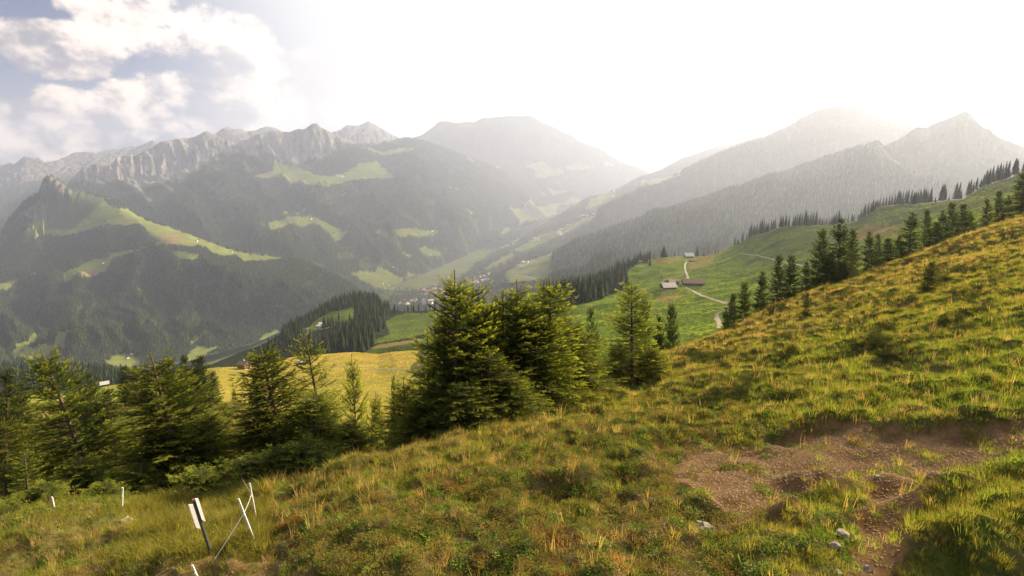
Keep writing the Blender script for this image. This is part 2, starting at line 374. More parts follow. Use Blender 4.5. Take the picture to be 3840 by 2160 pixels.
# ---------------------------------------------------------------- far layers
def mk(rows, x0, x1, step, sub, noise): return Layer(rows, x0, x1, step, sub, noise)
def offset_row(sky, dy, kD, smooth_n=5):
    a = np.asarray(sky, float); g = np.linspace(a[0, 0], a[-1, 0], 60)
    py = np.interp(g, a[:, 0], a[:, 1]); D = np.interp(g, a[:, 0], a[:, 2])
    k = np.ones(smooth_n) / smooth_n; pp = np.pad(py, smooth_n // 2, mode='edge'); py = np.convolve(pp, k, 'valid')[:len(g)]
    return list(zip(g, py + dy, D * kD))
def backside(sky, kD=1.12, drop=0.35):
    return ('z', [(p, ratio(y) * D - drop * D * (kD - 1) * 4, D * kD) for p, y, D in sky])

# far centre mountain with meadows at its foot
sk = [(1300,700,10500),(1490,562,10500),(1550,525,10500),(1600,493,10500),(1650,457,10500),(1680,455,10500),(1700,460,10500),(1780,458,10500),(1820,442,10500),(1900,436,10500),(1940,435,10500),(1980,442,10500),(2030,462,10500),(2080,480,10500),(2150,515,10500),(2250,568,10400),(2330,612,10200),(2420,655,9900),(2520,700,9600),(2700,760,9600),(2900,800,9600)]
def nz_far(amp, sc):
    def f(x, y, z, PX, T):
        e = np.minimum(T, 1.0)
        return amp * (ridged(x / sc, y / sc * .6, 4) - .4) * (0.25 + .75 * e * 0 + 0) + amp * .6 * ridged(PX / 60., T * 1.3, 3) * smooth(T, 0, 1) 
    return f
LFM = mk([[(1300,900,5200),(1960,900,5400),(2100,880,5600),(2900,900,5600)], [(1300,800,7500),(2000,800,7400),(2200,790,7600),(2900,850,7600)], [(1300,720,8300),(2000,705,8300),(2300,720,8300),(2900,800,8300)], [(1300,690,9300),(1900,615,9300),(2200,650,9200),(2500,720,9000),(2900,790,8900)], sk, backside(sk)], 1300, 2900, 6, [26, 26, 26, 40, 4],
          lambda x, y, z, PX, T: 35 * fbm(x / 700, y / 700, 4) * smooth(T, 0, 1) + 60 * ridged(x / 900 + .3 * fbm(x / 500, y / 500), y / 2500, 3) * smooth(T, 2.2, 3.2) * (1 - smooth(T, 3.7, 4)))
# far left ranges
sk_l = [(-300,680,9500),(-100,650,9500),(0,632,9500),(35,616,9500),(52,624,9500),(66,622,9300),(90,593,9300),(120,596,9300),(150,600,9300),(172,617,9300),(225,608,9500),(240,598,9700),(275,577,10000),(300,575,10000),(330,574,10000),(360,578,10000),(400,570,10200),(450,565,10300),(490,553,10300),(510,556,10300),(540,541,10300),(570,530,10300),(597,542,10300),(640,545,10300),(700,600,10300)]
LFL = mk([[(-300,1000,5200),(0,960,5200),(200,800,6000),(400,720,7200),(700,700,8000)], [(-300,800,7500),(0,770,7500),(200,690,8000),(450,660,8800),(700,670,9000)], [(-300,720,8500),(0,665,8600),(100,640,8600),(250,640,9000),(500,600,9600),(700,640,9600)], sk_l, backside(sk_l)], -300, 700, 3.5, [40, 40, 40, 4],
          lambda x, y, z, PX, T: 45 * (ridged(x / 320, y / 900, 5) - .5) * smooth(T, 0, .8) * (1 - .75 * smooth(T, 2.5, 3)) + 22 * ridged(x / 90, y / 140, 3) * (1 - .7 * smooth(T, 2.6, 3)))
sk_c = [(700,620,9500),(805,512,9500),(830,490,9500),(855,480,9500),(880,488,9500),(900,490,9500),(925,500,9500),(960,495,9500),(1000,481,9500),(1020,481,9500),(1040,490,9500),(1080,512,9500),(1180,530,9500),(1240,505,9900),(1275,495,9900),(1300,476,9900),(1345,478,9900),(1380,461,9900),(1410,475,9900),(1450,500,9900),(1490,520,9900),(1540,552,9900),(1650,620,9900)]
LFC = mk([[(700,760,7600),(1650,760,7600)], offset_row(sk_c, 60, .86, 9), sk_c, backside(sk_c)], 700, 1650, 4, [14, 40, 4],
          lambda x, y, z, PX, T: 40 * ridged(x / 420, y / 1500, 4) * (1 - .75 * smooth(T, 1.4, 2)))
# main massif on the far side of the valley
sk1 = [(200,760,5600),(265,676,5900),(300,640,6000),(330,620,6100),(360,622,6100),(415,625,6100),(445,590,6300),(465,583,6300),(510,588,6400),(540,570,6500),(570,553,6500),(600,535,6600),(640,527,6700),(680,518,6800),(730,515,6900),(750,505,7000),(775,494,7000),(800,505,7000),(830,520,7000),(870,535,7100),(890,541,7300),(930,520,7200),(970,503,7100),(1020,492,7000),(1050,495,7000),(1090,498,7000),(1110,487,7000),(1140,485,7000),(1170,466,7000),(1190,466,7000),(1205,482,7000),(1240,502,7050),(1290,520,7100),(1340,537,7300),(1400,540,7500),(1440,535,7600),(1490,519,7700),(1540,522,7800),(1590,532,7900),(1650,552,8000),(1700,570,8100),(1750,590,8200),(1830,617,8300),(1900,655,8400),(1960,700,8400),(2010,745,8300),(2060,800,7600),(2100,850,6600)]
base1 = [(200,1240,2260),(600,1230,2300),(1000,1180,2550),(1200,1140,2850),(1350,1105,3100),(1500,1062,3470),(1650,1003,4200),(1750,958,4900),(1850,905,6000),(1960,880,6300),(2100,870,6400)]
mid1 = [(200,860,5000),(500,740,5100),(600,735,5200),(750,700,5400),(850,660,5600),(950,655,5700),(1100,665,5700),(1200,660,5700),(1400,640,6000),(1500,650,6100),(1600,670,6300),(1800,730,6800),(1950,780,7300),(2100,860,6500)]
mid0 = [(200,1050,3400),(600,920,4000),(900,850,4200),(1100,830,4300),(1300,830,4450),(1500,850,4500),(1700,860,5000),(1850,850,6150),(2100,866,6450)]
up1 = [(200,800,5350),(300,700,5600),(440,680,5750),(520,690,5800),(600,690,5900),(700,640,6150),(800,620,6300),(880,600,6500),(950,585,6450),(1040,590,6300),(1150,605,6300),(1280,600,6300),(1400,585,6600),(1500,570,6900),(1600,590,7200),(1750,640,7500),(1900,690,7800),(2100,857,6550)]
def calm(x, y, z, k=.9):
    px, py = project(x, y, z); m = np.zeros(px.shape)
    for p in MEADOWS:
        P = np.asarray(p); lo = P.min(0) - 40; hi = P.max(0) + 40; s = (px > lo[0]) & (px < hi[0]) & (py > lo[1]) & (py < hi[1])
        if s.any(): m[s] = np.maximum(m[s], smooth(sdist(px[s], py[s], p), -30, 8))
    return 1 - k * m
def nz_m1(x, y, z, PX, T):
    up = smooth(T, 2.2, 3.1)
    edge = 1 - .88 * smooth(T, 3.45, 4.0)
    rockx = smooth(PX, 260, 330) * (1 - smooth(PX, 1260, 1400))
    wx = PX + 8 * fbm(x / 300, y / 300, 2)
    r = 48 * (ridged((wx + 30 * T) / 42., T * .9 + 3, 5) - .5) * up * rockx * edge
    low = 55 * fbm(x / 600, y / 600, 5) + 100 * (ridged((wx + 150 * T) / 210., T * .45, 4) - .5) * smooth(T, .1, .9) * (1 - smooth(T, 2.6, 3.6))
    low = low * calm(x, y, z)
    return r + low * (1 - .9 * smooth(T, 3.2, 4)) * smooth(T, 0.0, .4) + 9 * ridged(x / 60, y / 60, 3) * up * rockx * edge
L1 = mk([base1, mid0, mid1, up1, sk1, backside(sk1)], 200, 2100, 3.5, [50, 60, 40, 60, 4], nz_m1)
# green spur with the rocky hump in front of it
sk2 = [(-300,1000,3900),(-120,930,4000),(0,873,4100),(30,821,4150),(60,790,4200),(86,758,4250),(120,738,4300),(142,724,4300),(158,690,4300),(170,672,4300),(194,664,4300),(210,668,4300),(224,683,4280),(250,700,4250),(276,722,4200),(317,720,4250),(395,742,4200),(447,756,4100),(481,782,4000),(518,808,3850),(575,832,3700),(634,850,3600),(682,868,3500),(783,906,3300),(860,932,3180),(894,942,3120),(960,956,3050),(1080,968,2950),(1160,990,2850),(1260,1040,2700),(1400,1110,2500)]
m2c = [(-300,1060,3400),(0,985,3500),(90,900,3700),(180,870,3800),(280,860,3750),(400,835,3600),(520,838,3450),(600,880,3200),(700,925,3000),(800,950,2900),(900,980,2800),(1000,1000,2750),(1200,1060,2600),(1400,1120,2480)]
m2b = [(-300,1120,2900),(0,1060,3000),(200,1020,3050),(300,980,3100),(500,930,3100),(620,940,2950),(760,990,2700),(900,1030,2600),(1050,1080,2500),(1200,1110,2450),(1400,1135,2420)]
m2a = [(-300,1240,2350),(0,1200,2350),(300,1200,2300),(600,1200,2300),(850,1190,2330),(1100,1190,2300),(1250,1180,2330),(1400,1160,2380)]
m20 = [(-300,1480,1450),(0,1440,1550),(300,1420,1620),(600,1380,1730),(800,1330,1900),(950,1290,2050),(1060,1240,2230),(1200,1200,2330),(1400,1170,2360)]
def nz_m2(x, y, z, PX, T):
    edge = 1 - .75 * smooth(T, 3.6, 4)
    rk = polymask(PX, np.full_like(PX, 0), [], 1) * 0
    hump = np.exp(-((PX - 200) / 90.)**2) * smooth(T, 3.2, 3.6) * edge
    cl = np.exp(-((PX - 140) / 60.)**2) * smooth(T, 2.6, 3.0) * (1 - smooth(T, 3.4, 3.8))
    return calm(x, y, z) * (26 * fbm(x / 420, y / 420, 4) + 48 * (ridged((PX + 90 * T) / 150. + .3 * fbm(x / 300, y / 300), T * .4, 4) - .5) * (1 - smooth(T, 1.6, 2.4))) * smooth(T, 0, .5) * edge + 45 * ridged(PX / 22., T * 1.5, 3) * (hump + cl)
L2 = mk([m20, m2a, m2b, m2c, sk2, backside(sk2, 1.15, .25)], -300, 1400, 3.5, [55, 50, 45, 45, 4], nz_m2)
# right valley side with the villages
skv = [(1560,1062,4300),(1700,1010,4700),(1800,968,5000),(1868,938,5200),(1917,917,5300),(1973,880,5450),(2047,834,5600),(2114,793,5800),(2151,768,5900),(2215,736,6200),(2263,731,6300),(2308,712,6400),(2356,686,6600),(2397,664,6800),(2468,641,7100),(2509,619,7300),(2560,593,7500),(2640,565,7700),(2700,545,7900),(2760,535,8000),(2830,510,8000),(3000,470,8000)]
LV = mk([[(1400,1150,2380),(1560,1150,2450),(1700,1120,2600),(1900,1060,2500),(2100,1040,2400),(3000,1000,2400)], [(1400,1110,2850),(1560,1095,3200),(1700,1055,3500),(1900,990,3500),(2100,930,3400),(3000,900,3400)], [(1400,1080,3250),(1560,1072,3700),(1700,1032,4150),(1900,950,4300),(2000,915,4450),(2150,860,4500),(2300,800,4800),(3000,700,5000)], skv, backside(skv)], 1400, 3000, 6, [30, 30, 40, 4],
         lambda x, y, z, PX, T: 14 * fbm(x / 350, y / 350, 4) * smooth(T, 0, .4) * (1 - .5 * smooth(T, 2.7, 3)))
# right ridges
skr1 = [(1990,962,4300),(2006,942,4300),(2058,903,4300),(2120,884,4400),(2200,856,4400),(2236,815,4400),(2242,790,4500),(2300,757,4600),(2400,712,4700),(2500,675,4800),(2600,622,4900),(2700,575,5000),(2800,540,5000),(2880,515,5000),(2936,488,5000),(2992,454,5000),(3035,428,5000),(3085,408,5000),(3150,396,5000),(3215,405,5000),(3260,430,5000),(3320,447,5000),(3360,458,5000),(3400,472,5000),(3500,482,5000),(3840,520,5000),(4200,560,5000)]
LR1 = mk([[(1990,985,3300),(2240,1000,3000),(2500,1000,3000),(4200,1000,3000)], [(1990,975,3700),(2240,900,3700),(2500,850,3700),(3100,760,3600),(4200,760,3600)], skr1, backside(skr1)], 1990, 4200, 6, [40, 50, 4],
          lambda x, y, z, PX, T: (30 * fbm(x / 500, y / 500, 4) + 36 * (ridged(PX / 230. + T * .4 + .4 * fbm(x / 500, y / 500, 2), T * .5, 4) - .6)) * smooth(T, 0, .4) * (1 - .9 * smooth(T, 1.6, 2)))
skr2 = [(2060,985,3000),(2071,952,3000),(2150,915,3000),(2300,858,3000),(2400,822,3050),(2500,790,3100),(2600,755,3100),(2700,725,3100),(2800,695,3100),(2880,670,3100),(2930,655,3100),(2960,646,3100),(3010,622,3100),(3050,612,3100),(3090,597,3100),(3130,588,3100),(3170,573,3100),(3200,565,3100),(3225,550,3100),(3250,538,3100),(3290,528,3100),(3315,547,3150),(3350,532,3200),(3372,522,3250),(3400,505,3300),(3420,490,3400),(3440,479,3400),(3475,482,3450),(3500,466,3500),(3560,442,3500),(3590,431,3500),(3620,417,3500),(3640,430,3500),(3655,450,3450),(3670,465,3400),(3690,482,3400),(3710,487,3400),(3730,510,3400),(3760,530,3400),(3790,542,3400),(3840,562,3400),(4200,660,3400)]
LR2 = mk([[(2060,1060,1500),(2400,1060,1400),(3000,1000,1300),(4200,950,1300)], [(2060,1020,2200),(2400,930,2150),(3000,850,2100),(3300,800,2000),(4200,780,2000)], [(2060,1000,2600),(2400,870,2600),(2900,740,2600),(3200,640,2600),(3330,700,2500),(3550,620,2650),(3840,660,2700),(4200,720,2700)], skr2, backside(skr2)], 2060, 4200, 5, [30, 40, 50, 4],
          lambda x, y, z, PX, T: (22 * fbm(x / 260, y / 260, 4) + 38 * (ridged(PX / 190. + 1.3 - T * .6 + .4 * fbm(x / 400, y / 400, 2), T * .6, 4) - .6)) * smooth(T, 0, .4) * (1 - .92 * smooth(T, 2.5, 3)))

def cover(L, tree_line=None, rock=None, name='m'):
    """colour and forest mask of a far layer"""
    px, py = L.PX, L.PY
    mead = polymask(px, py, MEADOWS, 1.6, 5.0, 16.0)
    n = fbm(px / 60., py / 40., 4)
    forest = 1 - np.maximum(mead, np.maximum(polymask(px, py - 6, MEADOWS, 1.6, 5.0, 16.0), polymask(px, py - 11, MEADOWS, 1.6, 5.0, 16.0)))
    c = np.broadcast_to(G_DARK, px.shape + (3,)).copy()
    g = G_MEADOW * (1 + .25 * n[..., None])
    scar = polymask(px, py, SCAR, 5, 8, 14.0)
    tanm = np.clip(scar + .35 * smooth(fbm(px / 25., py / 14. + 40, 3), .1, .8), 0, 1)
    g = lerp(g, G_TAN, tanm)
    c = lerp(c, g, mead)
    return c, forest, mead, n

forests = []      # (points, scale)
# M1
c1, f1, me1, n1 = cover(L1)
tl = np.interp(L1.px0, [200, 500, 600, 690, 760, 850, 890, 1000, 1060, 1150, 1240, 1300, 1400, 1500, 2100], [760, 745, 765, 690, 655, 645, 600, 582, 640, 660, 600, 560, 546, 522, 400])
ab = smooth(L1.PY, tl + 10 + 14 * n1, tl - 6 + 14 * n1)
rockn = ridged((L1.PX + 8 * fbm(L1.PX / 30., L1.PY / 30.)) / 26., L1.PY / 90., 4)
nr = L1.nrm(); steep = 1 - np.abs(nr[..., 2])
rmask = smooth(rockn * .35 + steep * 1.6 + .45 * fbm(L1.PX / 50., L1.PY / 50., 3), .55, 1.05) * smooth(L1.T, 2.3, 2.9)
rb = np.interp(L1.px0, [200, 260, 300, 440, 520, 600, 700, 760, 850, 900, 1000, 1100, 1200, 1260, 1400], [690, 690, 690, 682, 705, 705, 672, 612, 585, 560, 600, 612, 600, 560, 520])
rbm = smooth(L1.PY, rb + 8 + 26 * n1, rb - 18 + 26 * n1) * smooth(L1.PX, 255, 275)
rmask = np.clip(rbm * (.55 + .45 * smooth(rockn, -.2, .8)) * (.75 + .25 * smooth(steep, .2, .5)), 0, 1)
hill = sdist(L1.PX, L1.PY, [(815, 605), (870, 600), (960, 580), (1010, 574), (1050, 600), (1040, 640), (950, 660), (850, 660)])
rmask *= 1 - smooth(hill, -8, 8)
alp = lerp(np.broadcast_to(G_ALP, c1.shape) * (1 + .3 * n1[..., None]), np.broadcast_to(lerp(G_ROCK[None], G_SCREE[None], np.array([.5])), c1.shape) * np.clip(.62 + .38 * rockn[..., None], .28, 1.2), rmask)
c1 = lerp(c1, alp, ab * (1 - me1))
f1 = f1 * (1 - ab)
f1b = (1 - ab) * me1
gap1 = smooth(fbm(L1.x / 170., L1.y / 170., 4), .22, .5) * (1 - ab)
c1 = lerp(c1, np.broadcast_to(np.array((.095, .115, .04)), c1.shape), gap1 * (1 - me1) * .8)
L1.build('mountain_massif', MT_FAR, np.clip(c1, 0.01, .6))
f1 = f1 * smooth(L1.T, 0.02, .1) * (1 - .75 * gap1)
p, tot = L1.scatter(120000, f1 / np.maximum(1, (L1.y / 4200.)**1.2) * (L1.PY < 1200)); forests.append((p, rng.uniform(.5, 1.05, len(p)) * np.clip(p[:, 1] / 4200, .9, 1.5), 0.12))
# M2
c2, f2, me2, n2_ = cover(L2)
rk2 = polymask(L2.PX, L2.PY, ROCK2, 4, 9, 14) * smooth(ridged(L2.PX / 9., L2.PY / 30., 3), -.2, .9)
hl = smooth(L2.PY, 900, 840) * smooth(L2.PX, 100, 130)
c2 = lerp(c2, np.broadcast_to(G_ALP, c2.shape), smooth(sdist(L2.PX, L2.PY, [(150, 690), (194, 660), (276, 720), (320, 720), (395, 745), (270, 860), (180, 860), (150, 780)]), -5, 5))
f2 = f2 * (1 - smooth(sdist(L2.PX, L2.PY, [(120, 738), (150, 690), (194, 660), (276, 715), (300, 715), (330, 790), (270, 860), (180, 860), (150, 780)]), -5, 5)) * (1 - rk2)
c2 = lerp(c2, np.broadcast_to(G_ROCK * .7, c2.shape), rk2 * .85)
gap2 = smooth(fbm(L2.x / 75., L2.y / 130., 4), .24, .5)
c2 = lerp(c2, np.broadcast_to(np.array((.085, .105, .035)), c2.shape), gap2 * f2 * .8)
L2.build('wooded_spur', MT_FAR, np.clip(c2, .01, .6))
f2 = f2 * (1 - .8 * gap2) * smooth(L2.T, 0.0, .1)
f2 = np.where(L2.T > 3.0, f2 * (.35 + .65 * smooth(L2.PX, 330, 520)), f2)
p, tot = L2.scatter(105000, f2 / np.maximum(.4, (L2.y / 2600.)**1.3)); forests.append((p, rng.uniform(.4, 1.0, len(p)), 0.12))
# far centre
cF, fF, meF, nF = cover(LFM)
cF = lerp(cF, G_ALP * (1 + .3 * nF[..., None]), smooth(LFM.T, 3.3, 3.7) * (1 - meF))
LFM.build('far_mountain', MT_FAR, np.clip(cF, .01, .6))
p, tot = LFM.scatter(14000, fF * (1 - smooth(LFM.T, 3.2, 3.7)) * (1 - .8 * smooth(fbm(LFM.x / 250., LFM.y / 250., 3), .1, .5))); forests.append((p, rng.uniform(1.2, 1.7, len(p)), 0.2))
# far left rocks
rL = smooth(ridged(LFL.PX / 20., LFL.PY / 14., 4) + .5 * fbm(LFL.PX / 60., LFL.PY / 60.), -.2, .8) * smooth(LFL.T, .8, 1.6)
cL = lerp(np.broadcast_to(G_ALP * .8, LFL.x.shape + (3,)), np.broadcast_to(G_SCREE * .68, LFL.x.shape + (3,)), rL)
LFL.build('rocky_range', MT_FAR, cL)
LFC.build('distant_peaks', MT_FAR, lerp(np.broadcast_to(G_ALP, LFC.x.shape + (3,)), np.broadcast_to(G_ROCK, LFC.x.shape + (3,)), smooth(ridged(LFC.PX / 18., LFC.PY / 40., 3), .2, .9)))
# right valley side
cV, fV, meV, nV = cover(LV)
fV = np.maximum(fV * smooth(fbm(LV.x / 240., LV.y / 240., 4), -.6, -.1), fV * smooth(LV.px0, 2100, 2200))
cV = lerp(cV, np.broadcast_to(G_MEADOW * .75, cV.shape), (1 - fV) * (1 - meV) * .45)
LV.build('village_slope', MT_FAR, np.clip(cV, .01, .6))
p, tot = LV.scatter(17000, fV / (LV.y / 3500.)); forests.append((p, rng.uniform(.5, 1.1, len(p)), 0.5))
# right ridges
c_, f_, m_, nn = cover(LR1); L_ = LR1
hi1 = smooth(L_.PY, 520, 455) * smooth(L_.px0, 2900, 3050)
open1 = smooth(fbm(L_.PX / 30., L_.PY / 90., 3), .35, .7) * .7
c_ = lerp(c_, np.broadcast_to(G_ALP, c_.shape), np.clip(hi1 + open1, 0, 1)); L_.build('wooded_ridge', MT_FAR, np.clip(c_, .01, .6))
p, tot = LR1.scatter(24000, f_ * (1 - hi1) * (1 - open1) * (L_.px0 < 3500)); forests.append((p, rng.uniform(.8, 1.3, len(p)), 0.05))
c_, f_, m_, nn = cover(LR2); L_ = LR2
hi2 = smooth(L_.PY, np.interp(L_.px0, [2000, 3200, 3300, 3440, 3600, 4200], [300, 560, 640, 700, 760, 800]), np.interp(L_.px0, [2000, 3200, 3300, 3440, 3600, 4200], [250, 520, 580, 640, 700, 740]))
streak = polymask(L_.PX, L_.PY, [Z1([(1120, 545), (1180, 590), (1260, 680), (1420, 790), (1380, 790), (1230, 690), (1150, 600)], 2880, 340)], 2, 3, 12)
gul = smooth(np.abs(fbm(L_.PX / 55., L_.PY / 260., 3)), .06, .0) * smooth(L_.T, .8, 1.4) * .6
c_ = lerp(c_, np.broadcast_to(G_ALP, c_.shape), np.clip(hi2, 0, 1)); c_ = lerp(c_, np.broadcast_to(G_MEADOW * 1.2, c_.shape), streak); c_ = lerp(c_, np.broadcast_to(G_ROCK * .7, c_.shape), gul)
L_.build('wooded_ridge', MT_FAR, np.clip(c_, .01, .6))
p, tot = LR2.scatter(42000, f_ * (1 - hi2) * (1 - streak) * (1 - gul) * (L_.PY < 1080) * (L_.px0 < 3900)); forests.append((p, rng.uniform(.65, 1.15, len(p)), 0.05))
# ---------------------------------------------------------------- low detail trees for the woods
def conifer_low(name, seed, tiers=5, n=7, mat=M_FOREST, link=False, h=22.0, r=3.6):
    rg = np.random.default_rng(seed); v = []; f = []
    for k in range(tiers):
        z0 = h * (.06 + .86 * k / tiers); z1 = h * (.06 + .86 * (k + 1.75) / tiers); rr = r * (1 - k / tiers) ** .8 * rg.uniform(.85, 1.15)
        if k == tiers - 1: z1 = h
        b = len(v); a0 = rg.uniform(0, 6.28)
        for j in range(2 * n):
            a = a0 + math.pi * j / n; q = rr * (rg.uniform(.85, 1.15) if j % 2 else rg.uniform(.45, .7)); v.append((q * math.cos(a), q * math.sin(a), z0 + (0 if j % 2 else h * .03) + rg.uniform(-.3, .3)))
        v.append((rg.uniform(-.15, .15), rg.uniform(-.15, .15), min(z1, h)))
        for j in range(2 * n): f.append((b + j, b + (j + 1) % (2 * n), b + 2 * n))
    return mesh_obj(name, np.array(v), np.array(f), mat, link=link)
def broad_low(name, seed, link=False, mat=M_FOREST2):
    rg = np.random.default_rng(seed); v = []; f = []
    for k in range(70):
        d = rg.normal(size=3); d /= np.linalg.norm(d); c = np.array((0, 0, 8.)) + d * np.array((5, 5, 5.5)) * rg.uniform(.6, 1); s = rg.uniform(1.2, 2.4)
        b = len(v)
        for _ in range(3): v.append(c + rg.normal(size=3) * s * .7)
        f.append((b, b + 1, b + 2))
    return mesh_obj(name, np.array(v), np.array(f), mat, link=link)
protos = bpy.data.collections.new('forest_kinds')
for k in range(3): protos.objects.link(conifer_low('a_conifer_%d' % k, 20 + k, tiers=4, n=5, mat=M_FORESTL if k == 2 else M_FOREST))
protos.objects.link(broad_low('b_broadleaf', 31))
def scatter_group(name, coll, pts, scl, idx, rotz=None, tilt=None, parent=None, mat=None):
    me = bpy.data.meshes.new(name); me.vertices.add(len(pts)); me.vertices.foreach_set('co', np.asarray(pts, np.float32).ravel())
    def at(n, t, d, k='value'):
        a = me.attributes.new(n, t, 'POINT'); a.data.foreach_set(k, d)
    at('scl', 'FLOAT', np.asarray(scl, np.float32)); at('idx', 'INT', np.asarray(idx, np.int32))
    rot = np.zeros((len(pts), 3), np.float32); rot[:, 2] = rng.uniform(0, 6.283, len(pts)) if rotz is None else rotz
    if tilt is not None: rot[:, 0] = rng.normal(0, tilt, len(pts)); rot[:, 1] = rng.normal(0, tilt, len(pts))
    at('rot', 'FLOAT_VECTOR', rot.ravel(), 'vector')
    me.update(); o = bpy.data.objects.new(name, me); COL.objects.link(o)
    ng = bpy.data.node_groups.new(name, 'GeometryNodeTree'); ng.interface.new_socket('Geometry', in_out='INPUT', socket_type='NodeSocketGeometry'); ng.interface.new_socket('Geometry', in_out='OUTPUT', socket_type='NodeSocketGeometry')
    N = ng.nodes; L = ng.links; gi = N.new('NodeGroupInput'); go = N.new('NodeGroupOutput'); ip = N.new('GeometryNodeInstanceOnPoints'); ci = N.new('GeometryNodeCollectionInfo')
    ci.inputs['Collection'].default_value = coll; ci.inputs['Separate Children'].default_value = True; ci.inputs['Reset Children'].default_value = True
    ip.inputs['Pick Instance'].default_value = True
    def attr(n, t):
        a = N.new('GeometryNodeInputNamedAttribute'); a.data_type = t; a.inputs['Name'].default_value = n; return [s for s in a.outputs if s.enabled][0]
    L.new(gi.outputs[0], ip.inputs['Points']); L.new(ci.outputs[0], ip.inputs['Instance']); L.new(attr('idx', 'INT'), ip.inputs['Instance Index']); L.new(attr('scl', 'FLOAT'), ip.inputs['Scale'])
    L.new(attr('rot', 'FLOAT_VECTOR'), ip.inputs['Rotation']); L.new(ip.outputs[0], go.inputs[0])
    md = o.modifiers.new('scatter', 'NODES'); md.node_group = ng
    return tag(o, kind='stuff')
P_ = np.concatenate([a for a, b, c in forests]); S_ = np.concatenate([b for a, b, c in forests]); Bq = np.concatenate([np.full(len(a), c) for a, b, c in forests])
I_ = np.where(rng.random(len(P_)) < Bq, 3, rng.integers(0, 3, len(P_)))
scatter_group('distant_forest', protos, P_, S_, I_)

# ---------------------------------------------------------------- air
def build_haze():
    x0, x1, y0, y1, z0, z1 = -13000, 13000, -2000, 13000, -650, 1330
    v = [(x, y, z) for z in (z0, z1) for y in (y0, y1) for x in (x0, x1)]
    f = [(0, 2, 3, 1), (4, 5, 7, 6), (0, 1, 5, 4), (2, 6, 7, 3), (0, 4, 6, 2), (1, 3, 7, 5)]
    m = bpy.data.materials.new('air'); nt, N, L = nodes(m)
    o = N.new('ShaderNodeOutputMaterial'); pv = N.new('ShaderNodeVolumePrincipled'); L.new(pv.outputs[0], o.inputs['Volume'])
    pv.inputs['Density'].default_value = HAZE_DENS; pv.inputs['Color'].default_value = (0.61, 0.70, 0.97, 1); pv.inputs['Anisotropy'].default_value = 0.48
    h = mesh_obj('haze', v, f, m); tag(h, kind='stuff')
build_haze()
# ---------------------------------------------------------------- near slopes
def backz(row, kD, dz): return ('z', [(p, ratio(y) * D + dz, D * kD) for p, y, D in row])
# pasture bowl with the chalet (right of centre) up to the tree lined ridge
nb0 = [(1750,1620,140),(2101,1560,150),(2300,1470,150),(2480,1400,150),(2600,1370,150),(2740,1300,150),(2924,1230,150),(3166,1130,145),(3500,1000,140),(3840,860,130),(4300,800,130)]
nb1 = [(1750,1330,280),(2101,1275,300),(2300,1250,270),(2480,1215,280),(2600,1190,280),(2740,1170,270),(2924,1130,260),(3166,1030,240),(3500,910,230),(3840,775,200),(4300,720,200)]
nb2 = [(1750,1180,430),(1960,1180,430),(2101,1154,430),(2213,1136,430),(2300,1118,440),(2400,1096,450),(2488,1076,460),(2600,1060,480),(2740,1060,420),(2924,1030,400),(3166,950,380),(3500,860,330),(3840,735,300),(4300,680,300)]
nb3 = [(1750,1185,490),(1960,1182,490),(2101,1172,490),(2300,1136,500),(2400,1108,510),(2488,1066,530),(2600,1035,560),(2740,1010,550),(2924,970,480),(3166,900,450),(3500,810,410),(3840,700,360),(4300,640,360)]
nb4 = [(1750,1160,640),(1860,1140,640),(1989,1102,640),(2063,1091,640),(2175,1075,650),(2250,1050,680),(2330,1010,720),(2400,982,760),(2480,967,800),(2560,962,830),(2610,964,840),(2650,961,820),(2700,944,780),(2740,924,750),(2780,908,720),(2830,880,690),(2924,856,640),(2990,848,620),(3065,843,610),(3166,838,600),(3215,830,590),(3260,805,570),(3290,780,560),(3400,768,540),(3495,762,520),(3551,755,510),(3610,748,500),(3680,702,480),(3793,668,460),(3840,643,450),(4300,560,440)]
def nz_n(x, y, z, PX, T): return (3.0 * fbm(x / 60, y / 60, 4) + 1.2 * ridged(x / 30 + .5 * fbm(x / 20, y / 20), y / 45, 3)) * smooth(T, 0, .6) * (1 - .7 * smooth(T, 3.4, 4))
LN = mk([nb0, nb1, nb2, nb3, nb4, backz(nb4, 1.15, -70)], 1750, 4300, 4, [20, 40, 40, 50, 6], nz_n)
def world_n(L, s, o=3): return fbm(L.x / s, L.y / s, o)
FORN2 = [Z1([(370,610),(400,560),(640,450),(860,440),(1010,430),(1050,350),(1180,290),(1400,230),(1500,240),(1600,300),(1590,340),(1480,345),(1400,400),(1350,440),(1400,560),(1200,660),(1000,735),(700,785),(690,700),(900,590),(700,620),(560,640)], 1840, 860)]
cN = np.broadcast_to(np.array((0.12, .18, .025)), LN.x.shape + (3,)) * (1 + .22 * world_n(LN, 40)[..., None])
litTanN = np.clip(polymask(LN.PX, LN.PY, [Z1([(1640,720),(1750,640),(1900,640),(1960,660),(1800,740)], 1840, 860), Z1([(1990,290),(2200,270),(2400,190),(2200,330),(2000,420)], 1840, 860), Z1([(1500,320),(1900,280),(1950,330),(1700,335)], 1840, 860), Z1([(1360,240),(1480,210),(1800,210),(1800,260),(1500,290),(1390,350)], 2700, 780), Z1([(900,1400),(1100,1320),(1350,1370),(1350,1449),(900,1449)], 2880, 340)], 6, 8, 20) + smooth(world_n(LN, 25, 4), .25, .9) * .5, 0, 1)  # sunlit streaks at upper right painted in as tan, plus random tan grass
cN = lerp(cN, G_TAN * np.array((1.1, 1.1, .8)), litTanN)
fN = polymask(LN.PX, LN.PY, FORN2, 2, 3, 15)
cN = cN * (1 + .28 * (ridged(LN.x / 55 + .4 * fbm(LN.x / 30, LN.y / 30), LN.z / 5., 3) - .5))[..., None]; cN = lerp(cN, G_DARK, fN * .8)
